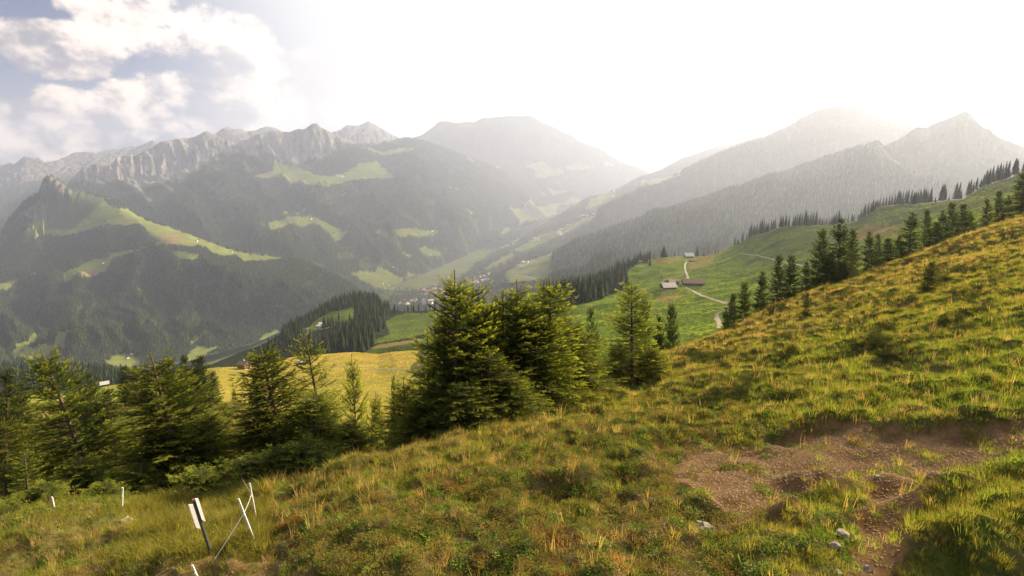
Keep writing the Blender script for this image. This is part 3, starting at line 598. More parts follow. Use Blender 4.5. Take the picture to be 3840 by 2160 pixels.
shadeN = smooth(LN.PX, 2700, 2900) * smooth(LN.T, 2.2, 3.2)  # shade below the ridge trees, painted into the upper slope colour
cN = lerp(cN, np.array((.075, .10, .03)), shadeN * .7 * (1 - litTanN))
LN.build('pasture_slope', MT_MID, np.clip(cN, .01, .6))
# wooded knolls left of centre
kb0 = [(-300,1600,400),(0,1580,400),(500,1560,410),(900,1450,460),(1100,1410,480),(1300,1390,480),(1500,1380,470),(1950,1380,470)]
kb1 = [(-300,1530,500),(0,1515,500),(500,1490,500),(900,1395,520),(1100,1360,520),(1300,1322,520),(1387,1304,520),(1480,1288,520),(1570,1273,520),(1640,1271,530),(1950,1270,530)]
kb2 = [(-300,1480,640),(0,1460,640),(500,1450,640),(900,1350,620),(1100,1310,600),(1300,1275,600),(1450,1268,590),(1570,1262,590),(1650,1245,620),(1950,1230,640)]
kb3 = [(-300,1425,740),(0,1410,740),(500,1415,740),(800,1370,730),(900,1330,730),(1000,1290,720),(1100,1245,720),(1200,1216,740),(1300,1180,760),(1400,1192,750),(1450,1212,740),(1550,1200,720),(1650,1190,720),(1950,1170,720)]
kb4 = [(-300,1390,820),(0,1385,820),(200,1378,820),(400,1395,820),(560,1408,820),(700,1392,820),(800,1365,830),(880,1335,850),(1000,1292,880),(1080,1243,900),(1160,1195,920),(1200,1170,930),(1260,1132,950),(1330,1116,950),(1400,1116,950),(1430,1132,940),(1450,1155,900),(1500,1166,860),(1550,1166,840),(1640,1164,820),(1760,1150,820),(1950,1140,820)]
LK = mk([kb0, kb1, kb2, kb3, kb4, backz(kb4, 1.3, -130)], -300, 1950, 4, [20, 25, 30, 40, 6], lambda x, y, z, PX, T: 3.0 * fbm(x / 70, y / 70, 4) * smooth(T, .3, .8) * (1 - .6 * smooth(T, 3.5, 4)))
MEADK = [Z1([(720,1000),(830,910),(960,830),(1100,810),(1200,785),(1195,880),(1150,940),(1020,920),(900,970),(830,1010),(720,1060)], 880, 860), Z1([(1490,940),(1620,870),(1730,840),(1880,850),(2040,815),(2200,760),(2600,760),(2600,1100),(2000,1100),(1850,1110),(1650,1130),(1400,1180),(1300,1250),(1400,1330),(2600,1330),(2600,1000),(2000,1000),(1880,1060),(1700,1100),(1420,1150),(1430,1100),(1560,1060),(1540,980)], 880, 860)]
mK = polymask(LK.PX, LK.PY, MEADK, 2, 3, 15)
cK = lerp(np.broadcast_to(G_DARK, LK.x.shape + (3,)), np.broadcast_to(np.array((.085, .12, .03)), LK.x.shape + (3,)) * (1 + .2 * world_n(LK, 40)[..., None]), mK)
cK = lerp(cK, G_TAN * 1.15, polymask(LK.PX, LK.PY, [Z1([(1360,1200),(1450,1160),(1850,1105),(1900,1120),(1750,1150),(1500,1190)], 880, 860)], 2, 2, 15))
LK.build('wooded_knoll', MT_MID, np.clip(cK, .01, .6))
# yellow hay meadow
yb0 = [(-300,1700,140),(1350,1660,140),(1850,1640,140)]
yb1 = [(-300,1565,240),(240,1540,240),(640,1505,260),(900,1490,280),(1300,1440,290),(1850,1430,290)]
yb2 = [(-300,1500,370),(240,1480,370),(300,1468,375),(400,1452,378),(640,1407,380),(800,1381,400),(920,1376,415),(1048,1357,430),(1089,1341,440),(1189,1331,450),(1327,1323,450),(1420,1331,445),(1476,1321,430),(1536,1318,430),(1850,1310,430)]
LY = mk([yb0, yb1, yb2, backz(yb2, 1.08, -16)], -300, 1850, 4, [20, 60, 8], lambda x, y, z, PX, T: (1.2 * fbm(x / 50, y / 50, 3) + .35 * ridged(x / 40, y / 7, 3)) * smooth(T, 0, .4) * (1 - .6 * smooth(T, 1.6, 2)))
yel = smooth(LY.PX, 760, 860) * 1.0
cY = lerp(np.broadcast_to(np.array((.10, .12, .03)), LY.x.shape + (3,)), np.broadcast_to(np.array((.33, .26, .06)), LY.x.shape + (3,)), np.clip(yel * (.72 + .3 * world_n(LY, 30)), 0, 1))
cY = lerp(cY, np.array((.15, .17, .03)), smooth(LY.PY, 1360, 1400) * .35)
LY.build('hay_meadow', MT_MID, np.clip(cY, .01, .6))
# foreground hillside
f1_ = [(-500,2160,9.6),(0,2160,9),(450,2160,8.6),(900,2160,8),(1350,2160,7.2),(1690,2160,6.9),(1930,2160,6.6),(2240,2160,6.5),(2760,2160,6.3),(3240,2160,6),(3840,2160,5.6),(4400,2160,5.4)]
f0_ = ('z', [(p, ratio(y) * D + .3, 2.2) for p, y, D in f1_])
f2_ = [(-500,1850,21),(0,1850,19),(450,1850,17),(900,1850,13.5),(1350,1850,11),(1690,1850,10),(1930,1850,9.9),(2240,1850,9.8),(2760,1850,9.3),(3240,1850,8.8),(3840,1850,7.8),(4400,1850,7.4)]
f3_ = [(-500,1700,34),(0,1700,31),(450,1700,27),(900,1700,20),(1100,1740,15.5),(1350,1760,13.2),(1690,1700,13.2),(1930,1680,13.3),(2240,1620,15),(2504,1550,16.5),(2760,1500,17.5),(3240,1420,16.5),(3840,1350,15),(4400,1320,14)]
f4_ = [(-500,1650,40),(0,1650,37),(450,1650,33),(900,1650,24.5),(1100,1700,18.5),(1350,1745,13.8),(1690,1675,14.3),(1930,1610,16),(2240,1520,19),(2504,1440,23),(2760,1380,25),(3240,1250,27),(3840,1100,25),(4400,1020,24)]
f5_ = [(-500,1600,48),(0,1600,45),(450,1600,40),(900,1600,30),(1100,1660,22),(1350,1735,14.3),(1690,1655,15.1),(1930,1560,18.6),(2240,1450,24.3),(2504,1352,31),(2760,1262,36.5),(3240,1085,44),(3840,900,48),(4400,780,48)]
f6_ = [(-500,1535,68),(0,1532,65),(450,1530,62),(900,1512,58),(1100,1620,28),(1350,1728,14.9),(1690,1641,15.8),(1938,1543,19.6),(2236,1431,26),(2504,1327,34),(2760,1227,42),(3000,1118,52),(3240,1018,60),(3550,912,72),(3840,805,85),(4400,640,100)]
f7_ = ('z', [(-500,-36,80),(0,-35,78),(450,-33,75),(900,-31.5,70),(1100,-17,36),(1350,-10.3,19),(1690,-10.6,20.5),(1938,-12,25),(2236,-14.5,32),(2504,-17,42),(2760,-19,54),(3240,-19,76),(3840,-14,108),(4400,-10,122)])
f8_ = ('z', [(-500,-80,150),(900,-78,152),(1700,-76,155),(2101,-72,158),(2600,-58,158),(3240,-42,155),(3840,-17,140),(4400,-9,140)])
BARE = Z1([(800,690),(1000,600),(1130,575),(1300,600),(1560,625),(1900,600),(2250,540),(2250,720),(1950,840),(1720,900),(1620,990),(1540,1110),(1500,1300),(1520,1560),(1130,1560),(1230,1250),(1290,1100),(1290,980),(1180,900),(1000,900),(860,1040),(780,1130),(600,1160),(400,1050),(200,900),(180,820),(350,740),(600,760)], 2400, 1200, .6624)
PATHL = [(560,2160),(640,2080),(800,2060),(1150,2120),(1300,2200),(560,2220)]
SPARSE = Z1([(0,700),(850,620),(1500,640),(1500,1000),(900,1600),(-200,1600),(-300,1300),(-100,1000)], 2400, 1200, .6624)
MOUNDS = [(3010,1800,.5,.30),(2960,1960,.55,.34),(3330,1790,.45,.22),(3480,1900,.55,.38),(3760,1830,.6,.25),(3560,2080,.6,.42),(3800,2000,.6,.4),(2560,1790,.28,.14),(3170,1860,.3,.15),(3100,2130,.5,.2)]
_tmp = Layer([f0_, f1_, f2_, f3_, f4_, f5_, f6_, f7_, f8_], -500, 4400, 40, [6, 20, 14, 10, 12, 14, 10, 8])
def nz_f(x, y, z, PX, T):
    px, py = project(x, y, z); s = smooth(T, .3, .8) * (1 - smooth(T, 7, 8))
    near = smooth(y, 4, 8)
    d = sdist(px, py, BARE); sink = smooth(d + 14 * fbm(x * 1.5, y * 1.5, 2), -22, 26)
    r = (.20 * fbm(x / 1.0, y / 1.0, 3) + .38 * fbm(x / 4.2, y / 4.2, 3)) * (1 - .75 * sink) + .9 * fbm(x / 22, y / 22, 3) * smooth(y, 22, 50) * smooth(y, 200, 60)
    r = r * (1 - .55 * smooth(T, 5.6, 6) * (1 - smooth(T, 6.2, 7)))
    r = r - .16 * sink * smooth(PX, 2700, 3000) - .05 * sink
    for mx, my, R, a in MOUNDS:
        c = _tmp.at(mx, my); r = r + 1.35 * a * np.exp(-(((x - c.x)**2 + (y - c.y)**2) / (R * R)))
    return r * s
LF = mk([f0_, f1_, f2_, f3_, f4_, f5_, f6_, f7_, f8_], -500, 4400, 5, [30, 110, 70, 40, 50, 60, 24, 14], nz_f)
bareF = np.maximum(polymask(LF.PX, LF.PY, [BARE], 14, 34, 45), .55 * polymask(LF.PX, LF.PY, [PATHL], 12, 30, 40))
sparF = polymask(LF.PX, LF.PY, [SPARSE], 40, 60, 90)
nF1 = fbm(LF.x / 1.7, LF.y / 1.7, 4); nF2 = fbm(LF.x / 7, LF.y / 7, 3)
soil = np.array((.235, .145, .068)); thatch = np.array((.13, .105, .045)); grn = np.array((.075, .10, .022))
cFg = lerp(np.broadcast_to(thatch, LF.x.shape + (3,)), np.broadcast_to(grn, LF.x.shape + (3,)), smooth(nF1 + .6 * nF2 + .3 * smooth(LF.PX, 2600, 3800), -.5, .6))
farg = smooth(LF.y, 25, 60)
cFg = lerp(cFg, np.array((.15, .125, .03)), farg * .5 * smooth(LF.PX, 1800, 2600))
cFg = lerp(cFg, soil * .95, np.clip(bareF + .85 * sparF * smooth(nF1, -.1, .4), 0, 1))
LF.build('hillside_ground', MT_NEAR, np.clip(cFg * (1 + .25 * fbm(LF.x / .5, LF.y / .5, 3)[..., None]), .01, .5))

# ---------------------------------------------------------------- tracks
M_TRACK = mat_plain('gravel_track', (.20, .18, .12), .95, .2, 3)
def ribbon(name, L, pts, width, mat, lift=.12, n=6):
    P = np.array(pts, float); t = np.arange(len(P)); tt = np.linspace(0, len(P) - 1, (len(P) - 1) * n + 1); q = pchip(t, P, tt)
    C_ = [L.at(a, b) for a, b in q]; v = []
    for i, c in enumerate(C_):
        d = (C_[min(i + 1, len(C_) - 1)] - C_[max(i - 1, 0)]); d.z = 0
        s = Vector((d.y, -d.x, 0)).normalized() * width / 2 if d.length > 1e-6 else Vector((width / 2, 0, 0))
        for k in (-1, -.33, .33, 1):
            p = c + s * k; px = project(p.x, p.y, p.z)[0]; v.append((p.x, p.y, max(L.zat(px, p.y), c.z - .6) + lift * (1.0 if abs(k) < 1 else .5)))
    f = [(i * 4 + k, i * 4 + k + 1, i * 4 + k + 5, i * 4 + k + 4) for i in range(len(C_) - 1) for k in range(3)]
    return tag(mesh_obj(name, np.array(v), np.array(f), mat, smooth=True), kind='structure')
z2 = lambda pts: Z1(pts, 1840, 860)
ribbon('farm_track', LN, z2([(1972,325),(1955,360),(1955,400),(1972,450),(1985,500),(1978,540),(1960,580)]), 2.3, M_TRACK, .3)
ribbon('farm_track', LN, z2([(1960,590),(2040,625),(2120,665),(2200,695),(2300,725),(2400,755),(2440,765)]), 2.0, M_TRACK, .3)
ribbon('farm_track', LN, z2([(2440,820),(2330,830),(2275,855),(2270,890),(2295,930),(2305,970),(2300,1000)]), 2.2, M_TRACK, .25)
ribbon('farm_track', LN, Z1([(190,455),(280,465),(380,480),(470,500),(570,525),(660,545),(760,565),(850,590)], 2700, 780), 1.4, M_TRACK, .3)
ribbon('mountain_path', LN, z2([(1960,450),(1850,480),(1750,510),(1650,560),(1500,620)]), 1.2, M_TRACK, .2)
z5 = lambda pts: Z1(pts, 880, 860)
ribbon('farm_track', LY, z5([(1000,1380),(1200,1385),(1400,1400),(1600,1405),(1780,1395),(1900,1380)]), 1.8, M_TRACK, .2)
ribbon('farm_track', LK, z5([(700,995),(780,998),(850,1003),(950,990)]), 3, M_TRACK, .3)
ribbon('valley_road', LV, z2([(170,430),(300,380),(450,300),(560,260),(640,235)]), 9, M_TRACK, .8)
ribbon('valley_road', LV, z2([(190,455),(330,470),(430,490),(470,500),(430,540),(370,560)]), 7, M_TRACK, .8)
ribbon('valley_road', LV, z2([(190,440),(400,432),(580,422),(660,435)]), 5, M_TRACK, .8)

# ---------------------------------------------------------------- houses
M_WOOD = mat_plain('weathered_timber', (.12, .085, .06), .9, .3, 4); M_WOOD2 = mat_plain('warm_timber', (.24, .15, .10), .9, .2, 4)
M_SLATE = mat_plain('grey_roof', (.33, .32, .33), .6, .15, 3); M_TILE = mat_plain('brown_roof', (.17, .11, .09), .8, .2, 3); M_METAL = mat_plain('pale_metal_roof', (.45, .43, .43), .45, .1, 2, spec=.5)
M_PLASTER = mat_plain('white_plaster', (.72, .70, .66), .9, .05, 1); M_STONE = mat_plain('stone_wall', (.42, .40, .37), .95, .2, 5); M_GLASS = mat_plain('window_glass', (.04, .05, .06), .2, .1, 1, spec=.6)
M_RED = mat_plain('red_roof', (.33, .14, .10), .8, .15, 3)
def box(x0, x1, y0, y1, z0, z1):
    v = [(x, y, z) for z in (z0, z1) for y in (y0, y1) for x in (x0, x1)]
    return v, [(0, 2, 3, 1), (4, 5, 7, 6), (0, 1, 5, 4), (2, 6, 7, 3), (0, 4, 6, 2), (1, 3, 7, 5)]
def merge(parts):
    V, Fc = [], []
    for v, f in parts:
        b = len(V); V += list(v); Fc += [tuple(i + b for i in q) for q in f]
    return V, Fc
def house(loc, w, l, h, rh, rot, label, wall, roof, cat='house', name='farmhouse', over=.7, chimney=False, base=True, group=None, openings=True, door_side=1):
    """ridge along local X (length l), gables at +-X, w is the depth"""
    o = empty(name, loc); o.rotation_euler[2] = rot; tag(o, label, cat, group)
    v = [(-l/2,-w/2,-2.5),(l/2,-w/2,-2.5),(l/2,w/2,-2.5),(-l/2,w/2,-2.5),(-l/2,-w/2,h),(l/2,-w/2,h),(l/2,w/2,h),(-l/2,w/2,h),(-l/2,0,h+rh),(l/2,0,h+rh)]
    f = [(0,1,5,4),(2,3,7,6),(1,2,6,9,5),(3,0,4,8,7),(4,5,9,8),(6,7,8,9)]
    mesh_obj('wall', v, f, wall, o)
    sl_ = rh / (w / 2); a = w / 2 + over; L2_ = l / 2 + over; t = .22
    parts = []
    for s in (-1, 1):
        q = [(-L2_, 0, h + rh + .02), (L2_, 0, h + rh + .02), (L2_, s * a, h - over * sl_ + .02), (-L2_, s * a, h - over * sl_ + .02)]
        vv = q + [(x, y, z + t) for x, y, z in q]
        parts.append((vv, [(0,1,2,3),(7,6,5,4),(0,4,5,1),(1,5,6,2),(2,6,7,3),(3,7,4,0)]))
    V, Fc = merge(parts); r = mesh_obj('roof', V, Fc, roof, o)
    if chimney:
        v_, f_ = box(-l*.12-.35, -l*.12+.35, -.35+w*.12, .35+w*.12, h + rh*.6, h + rh + .9); mesh_obj('chimney', v_, f_, M_STONE, r)
    if base:
        v_, f_ = box(-l/2-.04, l/2+.04, -w/2-.04, w/2+.04, -2.5, .9); mesh_obj('foundation', v_, f_, M_STONE, o)
    if openings:
        for k in range(2):
            cx = -l * .28 + k * l * .3
            v_, f_ = box(cx - .45, cx + .45, -w/2 - .06, -w/2 + .05, h - 1.5, h - .6); wn = mesh_obj('window', v_, f_, M_WOOD2, o)
            v_, f_ = box(cx - .36, cx + .36, -w/2 - .075, -w/2 - .03, h - 1.42, h - .68); mesh_obj('pane', v_, f_, M_GLASS, wn)
        v_, f_ = box(l*.25, l*.25 + 1.4, -w/2 - .08, -w/2 + .05, -.5, 1.9); mesh_obj('door', v_, f_, M_WOOD, o)
        for k in range(2):
            cy = -w * .2 + k * w * .4
            v_, f_ = box(l/2 - .05, l/2 + .06, cy - .45, cy + .45, h - 1.5, h - .6); mesh_obj('window', v_, f_, M_GLASS, o)
    return o
R = math.radians
p = LY.at(917, 1383); house(p, 6.2, 7.2, 4.2, 1.6, R(-22), 'small timber hut with brown gable roof and chimney on the yellow meadow edge', M_WOOD2, M_TILE, 'hut', 'meadow_hut', .5, True)
p = LY.at(1133, 1366); house(p, 4.5, 5.5, 2.2, 1.5, R(30), 'grey hut half hidden behind the tall spruce by the yellow meadow', M_STONE, M_SLATE, 'hut', 'meadow_hut', .4)
p = LY.at(394, 1442); house(p, 3.6, 4.6, 2.4, 1.5, R(35), 'dark wooden barn with bright pale roof left of the dark spruce clump', M_WOOD, M_METAL, 'barn', 'hay_barn', .5)
p = LY.at(316, 1462); house(p, 4.0, 4.6, 2.6, 1.3, R(10), 'little tan hut beside the left slender spruce, on the meadow edge', M_WOOD2, M_TILE, 'hut', 'meadow_hut', .3)
p = LN.at(2582, 967); house(p, 9, 11, 3.4, 3.6, R(4), 'chalet with broad white roof standing on the grassy ridge crest', M_WOOD, M_METAL, 'chalet', 'chalet', 1.0)
p = LN.at(2595, 980); house(p, 3.5, 7, 1.4, .9, R(0), 'low dark shed just below the white roofed chalet on the crest', M_WOOD, M_TILE, 'shed', 'shed', .3, base=False, openings=False)
p = LN.at(2600, 1072); house(p, 8, 16.5, 3.2, 2.4, R(-6), 'long dark barn with low brown roof beside the farm track', M_WOOD, M_TILE, 'barn', 'cow_barn', .8)
p = LN.at(2505, 1085); house(p, 7.5, 10, 2.6, 2.6, R(10), 'grey roofed farmhouse below the farm track, nearest the forest', M_WOOD, M_SLATE, 'house', 'farmhouse', .8)
p = LN.at(2522, 1068); house(p, 6, 8.5, 2.2, 2.0, R(20), 'brown farm shed right behind the grey roofed farmhouse', M_WOOD, M_TILE, 'shed', 'farm_shed', .5)
p = LN.at(2540, 1066); house(p, 3.0, 3.4, 2.2, 1.4, R(80), 'tiny white gabled outbuilding beside the brown farm shed', M_PLASTER, M_TILE, 'shed', 'outbuilding', .2, openings=False)
p = LN.at(2402, 988); house(p, 4, 6, 2.2, 1.4, R(20), 'small brown hut between the spruces left of the crest meadow', M_WOOD2, M_TILE, 'hut', 'meadow_hut', .4, openings=False)
p = LK.at(1208, 1222); house(p, 6, 8, 3.4, 1.6, R(14), 'pale grey hut on the shaded knoll meadow, right one of the pair', M_METAL, M_METAL, 'hut', 'knoll_hut', .3, openings=False)
p = LK.at(1195, 1228); house(p, 5, 5, 2.4, 1.4, R(14), 'smaller pale hut on the shaded knoll meadow, left one of the pair', M_METAL, M_METAL, 'hut', 'knoll_hut', .3, openings=False)
# village houses: three kinds copied
def village_proto(w, l, h, rh, wall, roof):
    o = house((0, 0, 0), w, l, h, rh, 0, 'village house', wall, roof, 'house', 'village_house', .6, base=False, openings=False)
    for k in range(3):
        v_, f_ = box(-l*.36 + k*l*.27, -l*.36 + k*l*.27 + 1.2, -w/2 - .1, -w/2 + .05, h - 2.2, h - .9); mesh_obj('window', v_, f_, M_GLASS, o)
    return o
VP = [village_proto(11, 14, 6.5, 3.5, M_PLASTER, M_TILE), village_proto(10, 12, 5.5, 3.2, M_WOOD2, M_RED), village_proto(12, 20, 7, 3.0, M_PLASTER, M_SLATE), village_proto(9, 12, 5, 3, M_WOOD, M_TILE)]
used = [False] * 4
def put_house(L, px, py, k, sc, label, group):
    p = L.at(px, py)
    if used[k]: o = copy_tree(VP[k], p, (sc,) * 3, rng.uniform(-.6, .9))
    else: o = VP[k]; used[k] = True; o.location = p; o.scale = (sc,) * 3; o.rotation_euler[2] = .3
    if group != 'scattered farmhouses on the far slopes':
        look = ('white walled', 'red roofed timber', 'long grey roofed', 'dark timber')[k]; label = look + ' ' + label; group = look + ' ' + group
    o['label'] = label; o['group'] = group
class Floor:
    def at(self, px, py): return pt(px, py, fl_D(py, VALLEY_Z - 4))
FLR = Floor()
rr = random.Random(5)
def cluster(L, poly, n, label, group, sc=1.0):
    P = np.array(poly); lo, hi = P.min(0), P.max(0); c = 0; pts = []
    for _ in range(4000):
        x, y = rr.uniform(lo[0], hi[0]), rr.uniform(lo[1], hi[1])
        if sdist(np.array([x]), np.array([y]), poly)[0] < 0: continue
        if any(abs(x - a) < 7 and abs(y - b) < 3.5 for a, b in pts): continue
        pts.append((x, y)); put_house(L, x, y, rr.choice([0, 0, 1, 2, 3]), 1.3 * sc * rr.uniform(.75, 1.15), label, group); c += 1
        if c >= n: break
cluster(LV, z5([(1640,760),(1700,690),(1850,700),(1990,620),(2200,600),(2200,720),(2000,760)]), 26, 'house at the near end of the valley town behind the knoll', 'houses of the valley town')
cluster(LV, z5([(1750,640),(1830,560),(1960,530),(2080,540),(2050,620),(1880,650)]), 10, 'house beside the curved road in the valley town', 'houses along the town road')
cluster(LV, z5([(2170,580),(2250,500),(2500,440),(2600,470),(2500,540),(2300,590)]), 26, 'house of the valley town behind the tall twin spruce tops', 'houses behind the twin spruce tops')
cluster(LV, Z1([(700,1400),(760,1360),(900,1325),(940,1330),(880,1380),(760,1420)], 1600, 400), 20, 'house in the village under the far wooded slope', 'houses of the far village')
cluster(LV, Z1([(1050,1350),(1060,1325),(1140,1310),(1150,1330),(1090,1360)], 1600, 400), 7, 'farm building in the row on the right valley slope', 'pale roofed farm buildings')
cluster(LV, Z1([(1290,1290),(1330,1230),(1400,1190),(1470,1180),(1420,1230),(1410,1290),(1320,1300)], 1600, 400), 14, 'house in the hamlet at the forest corner', 'houses of the slope hamlet')
cluster(LV, Z1([(1480,1130),(1530,1100),(1590,1095),(1680,1080),(1690,1095),(1550,1115)], 1600, 400), 7, 'house on the bright meadow strip above the slope hamlet', 'houses above the slope hamlet')
cluster(LV, Z1([(1820,900),(1880,850),(1930,855),(1880,920)], 1600, 400), 6, 'tiny far house on the upper right valley slope', 'houses high on the right slope')
cluster(LV, z2([(250,385),(330,335),(370,320),(370,350),(300,390)]), 6, 'house in the row just above the valley road on the near slope', 'houses above the valley road')
cluster(LV, z2([(120,340),(150,325),(160,350),(130,360)]), 2, 'lone farmhouse on the dark slope left of the valley road', 'farmhouses left of the valley road')
def single(L, px, py, k, sc, label): put_house(L, px, py, k, sc * (.75 if L is L2 else 1.0), label, 'scattered farmhouses on the far slopes')
ZA = lambda x, y: Z1([(x, y)], 0, 860)[0]; ZB = lambda x, y: Z1([(x, y)], 800, 400)[0]; ZC = lambda x, y: Z1([(x, y)], 880, 860)[0]; ZD = lambda x, y: Z1([(x, y)], 0, 400)[0]
for L, (px, py), k, sc, lab in [
  (L2, ZA(1975, 125), 0, 1.2, 'white house on the long meadow tongue, upper of its two farmsteads'), (L2, ZA(2000, 105), 3, 1.0, 'dark barn behind the white house on the long meadow tongue'),
  (L2, ZA(2330, 235), 0, .8, 'small house near the tip of the long meadow tongue'), (L2, ZA(2520, 262), 3, 1.1, 'dark farmhouse at the very tip of the long meadow tongue'), (L2, ZA(2555, 240), 1, .9, 'reddish house behind the dark farmhouse at the meadow tongue tip'),
  (L2, ZA(1800, 12), 1, .9, 'reddish hut where the meadow tongue leaves the pasture'), (L2, ZA(1950, 250), 3, .8, 'barn on the small oval clearing below the meadow tongue'),
  (L2, ZA(1035, 345), 0, 1.0, 'white farmhouse on the clearing in the middle of the wooded slope'), (L2, ZA(1018, 338), 3, .9, 'brown barn beside the white farmhouse in the slope clearing'),
  (L2, ZA(860, 415), 3, .8, 'brown hut low in the middle slope clearing'), (L2, ZA(740, 455), 3, .7, 'dark hut at the left end of the middle slope clearing'),
  (L2, ZD(1200, 1045), 1, .8, 'red roofed hut on the upper alp pasture'), (L2, ZD(1100, 890), 2, .8, 'long white alp building under the cliffs'), (L2, ZD(1075, 893), 0, .7, 'white alp hut left of the long white alp building'),
  (L2, ZA(1285, 1300), 0, .9, 'white house on the round clearing near the valley bottom'), (L2, ZA(1330, 1262), 2, .8, 'long farm building at the top of the round clearing'),
  (L2, ZA(575, 1175), 1, .9, 'farmhouse at the right end of the bottom left clearing'), (L2, ZA(365, 1210), 3, .8, 'brown hut in the middle of the bottom left clearing'), (L2, ZA(225, 1220), 3, .7, 'dark hut at the left of the bottom left clearing'),
  (L1, ZB(980, 1135), 0, 1.3, 'white house on the crescent shaped clearing across the valley'), (L1, ZB(815, 1170), 3, 1.1, 'barn on the left part of the crescent shaped clearing'), (L1, ZB(1215, 1275), 3, 1.1, 'dark barn on the lower right of the crescent clearing'),
  (L1, ZB(2060, 1275), 3, 1.2, 'barn on the small clearing left of the valley bend'), (L1, ZB(2200, 1255), 0, 1.2, 'pale house at the right end of the clearing by the valley bend'),
  (L1, ZC(1360, 512), 1, .8, 'red house on the meadow above the valley town'), (L1, ZC(1490, 548), 0, .8, 'white house on the meadow above the valley town'), (L1, ZC(1548, 592), 0, .7, 'small white house at the foot of the meadow above the town'), (L1, ZC(1595, 388), 2, .7, 'long grey barn over the meadow above the town'),
  (L1, ZC(1970, 265), 2, 1.0, 'pale barn on the tongue clearing right of the valley bend')]: single(L, px, py, k, sc, lab)
for q in range(14):
    x, y = rr.uniform(1240, 1340), rr.uniform(690, 712); put_house(L1, ZB(x, y)[0], ZB(x, y)[1], rr.choice([0, 2, 3]), 1.0, 'tiny alp hut of the hamlet on the high pasture', 'huts of the high pasture hamlet')
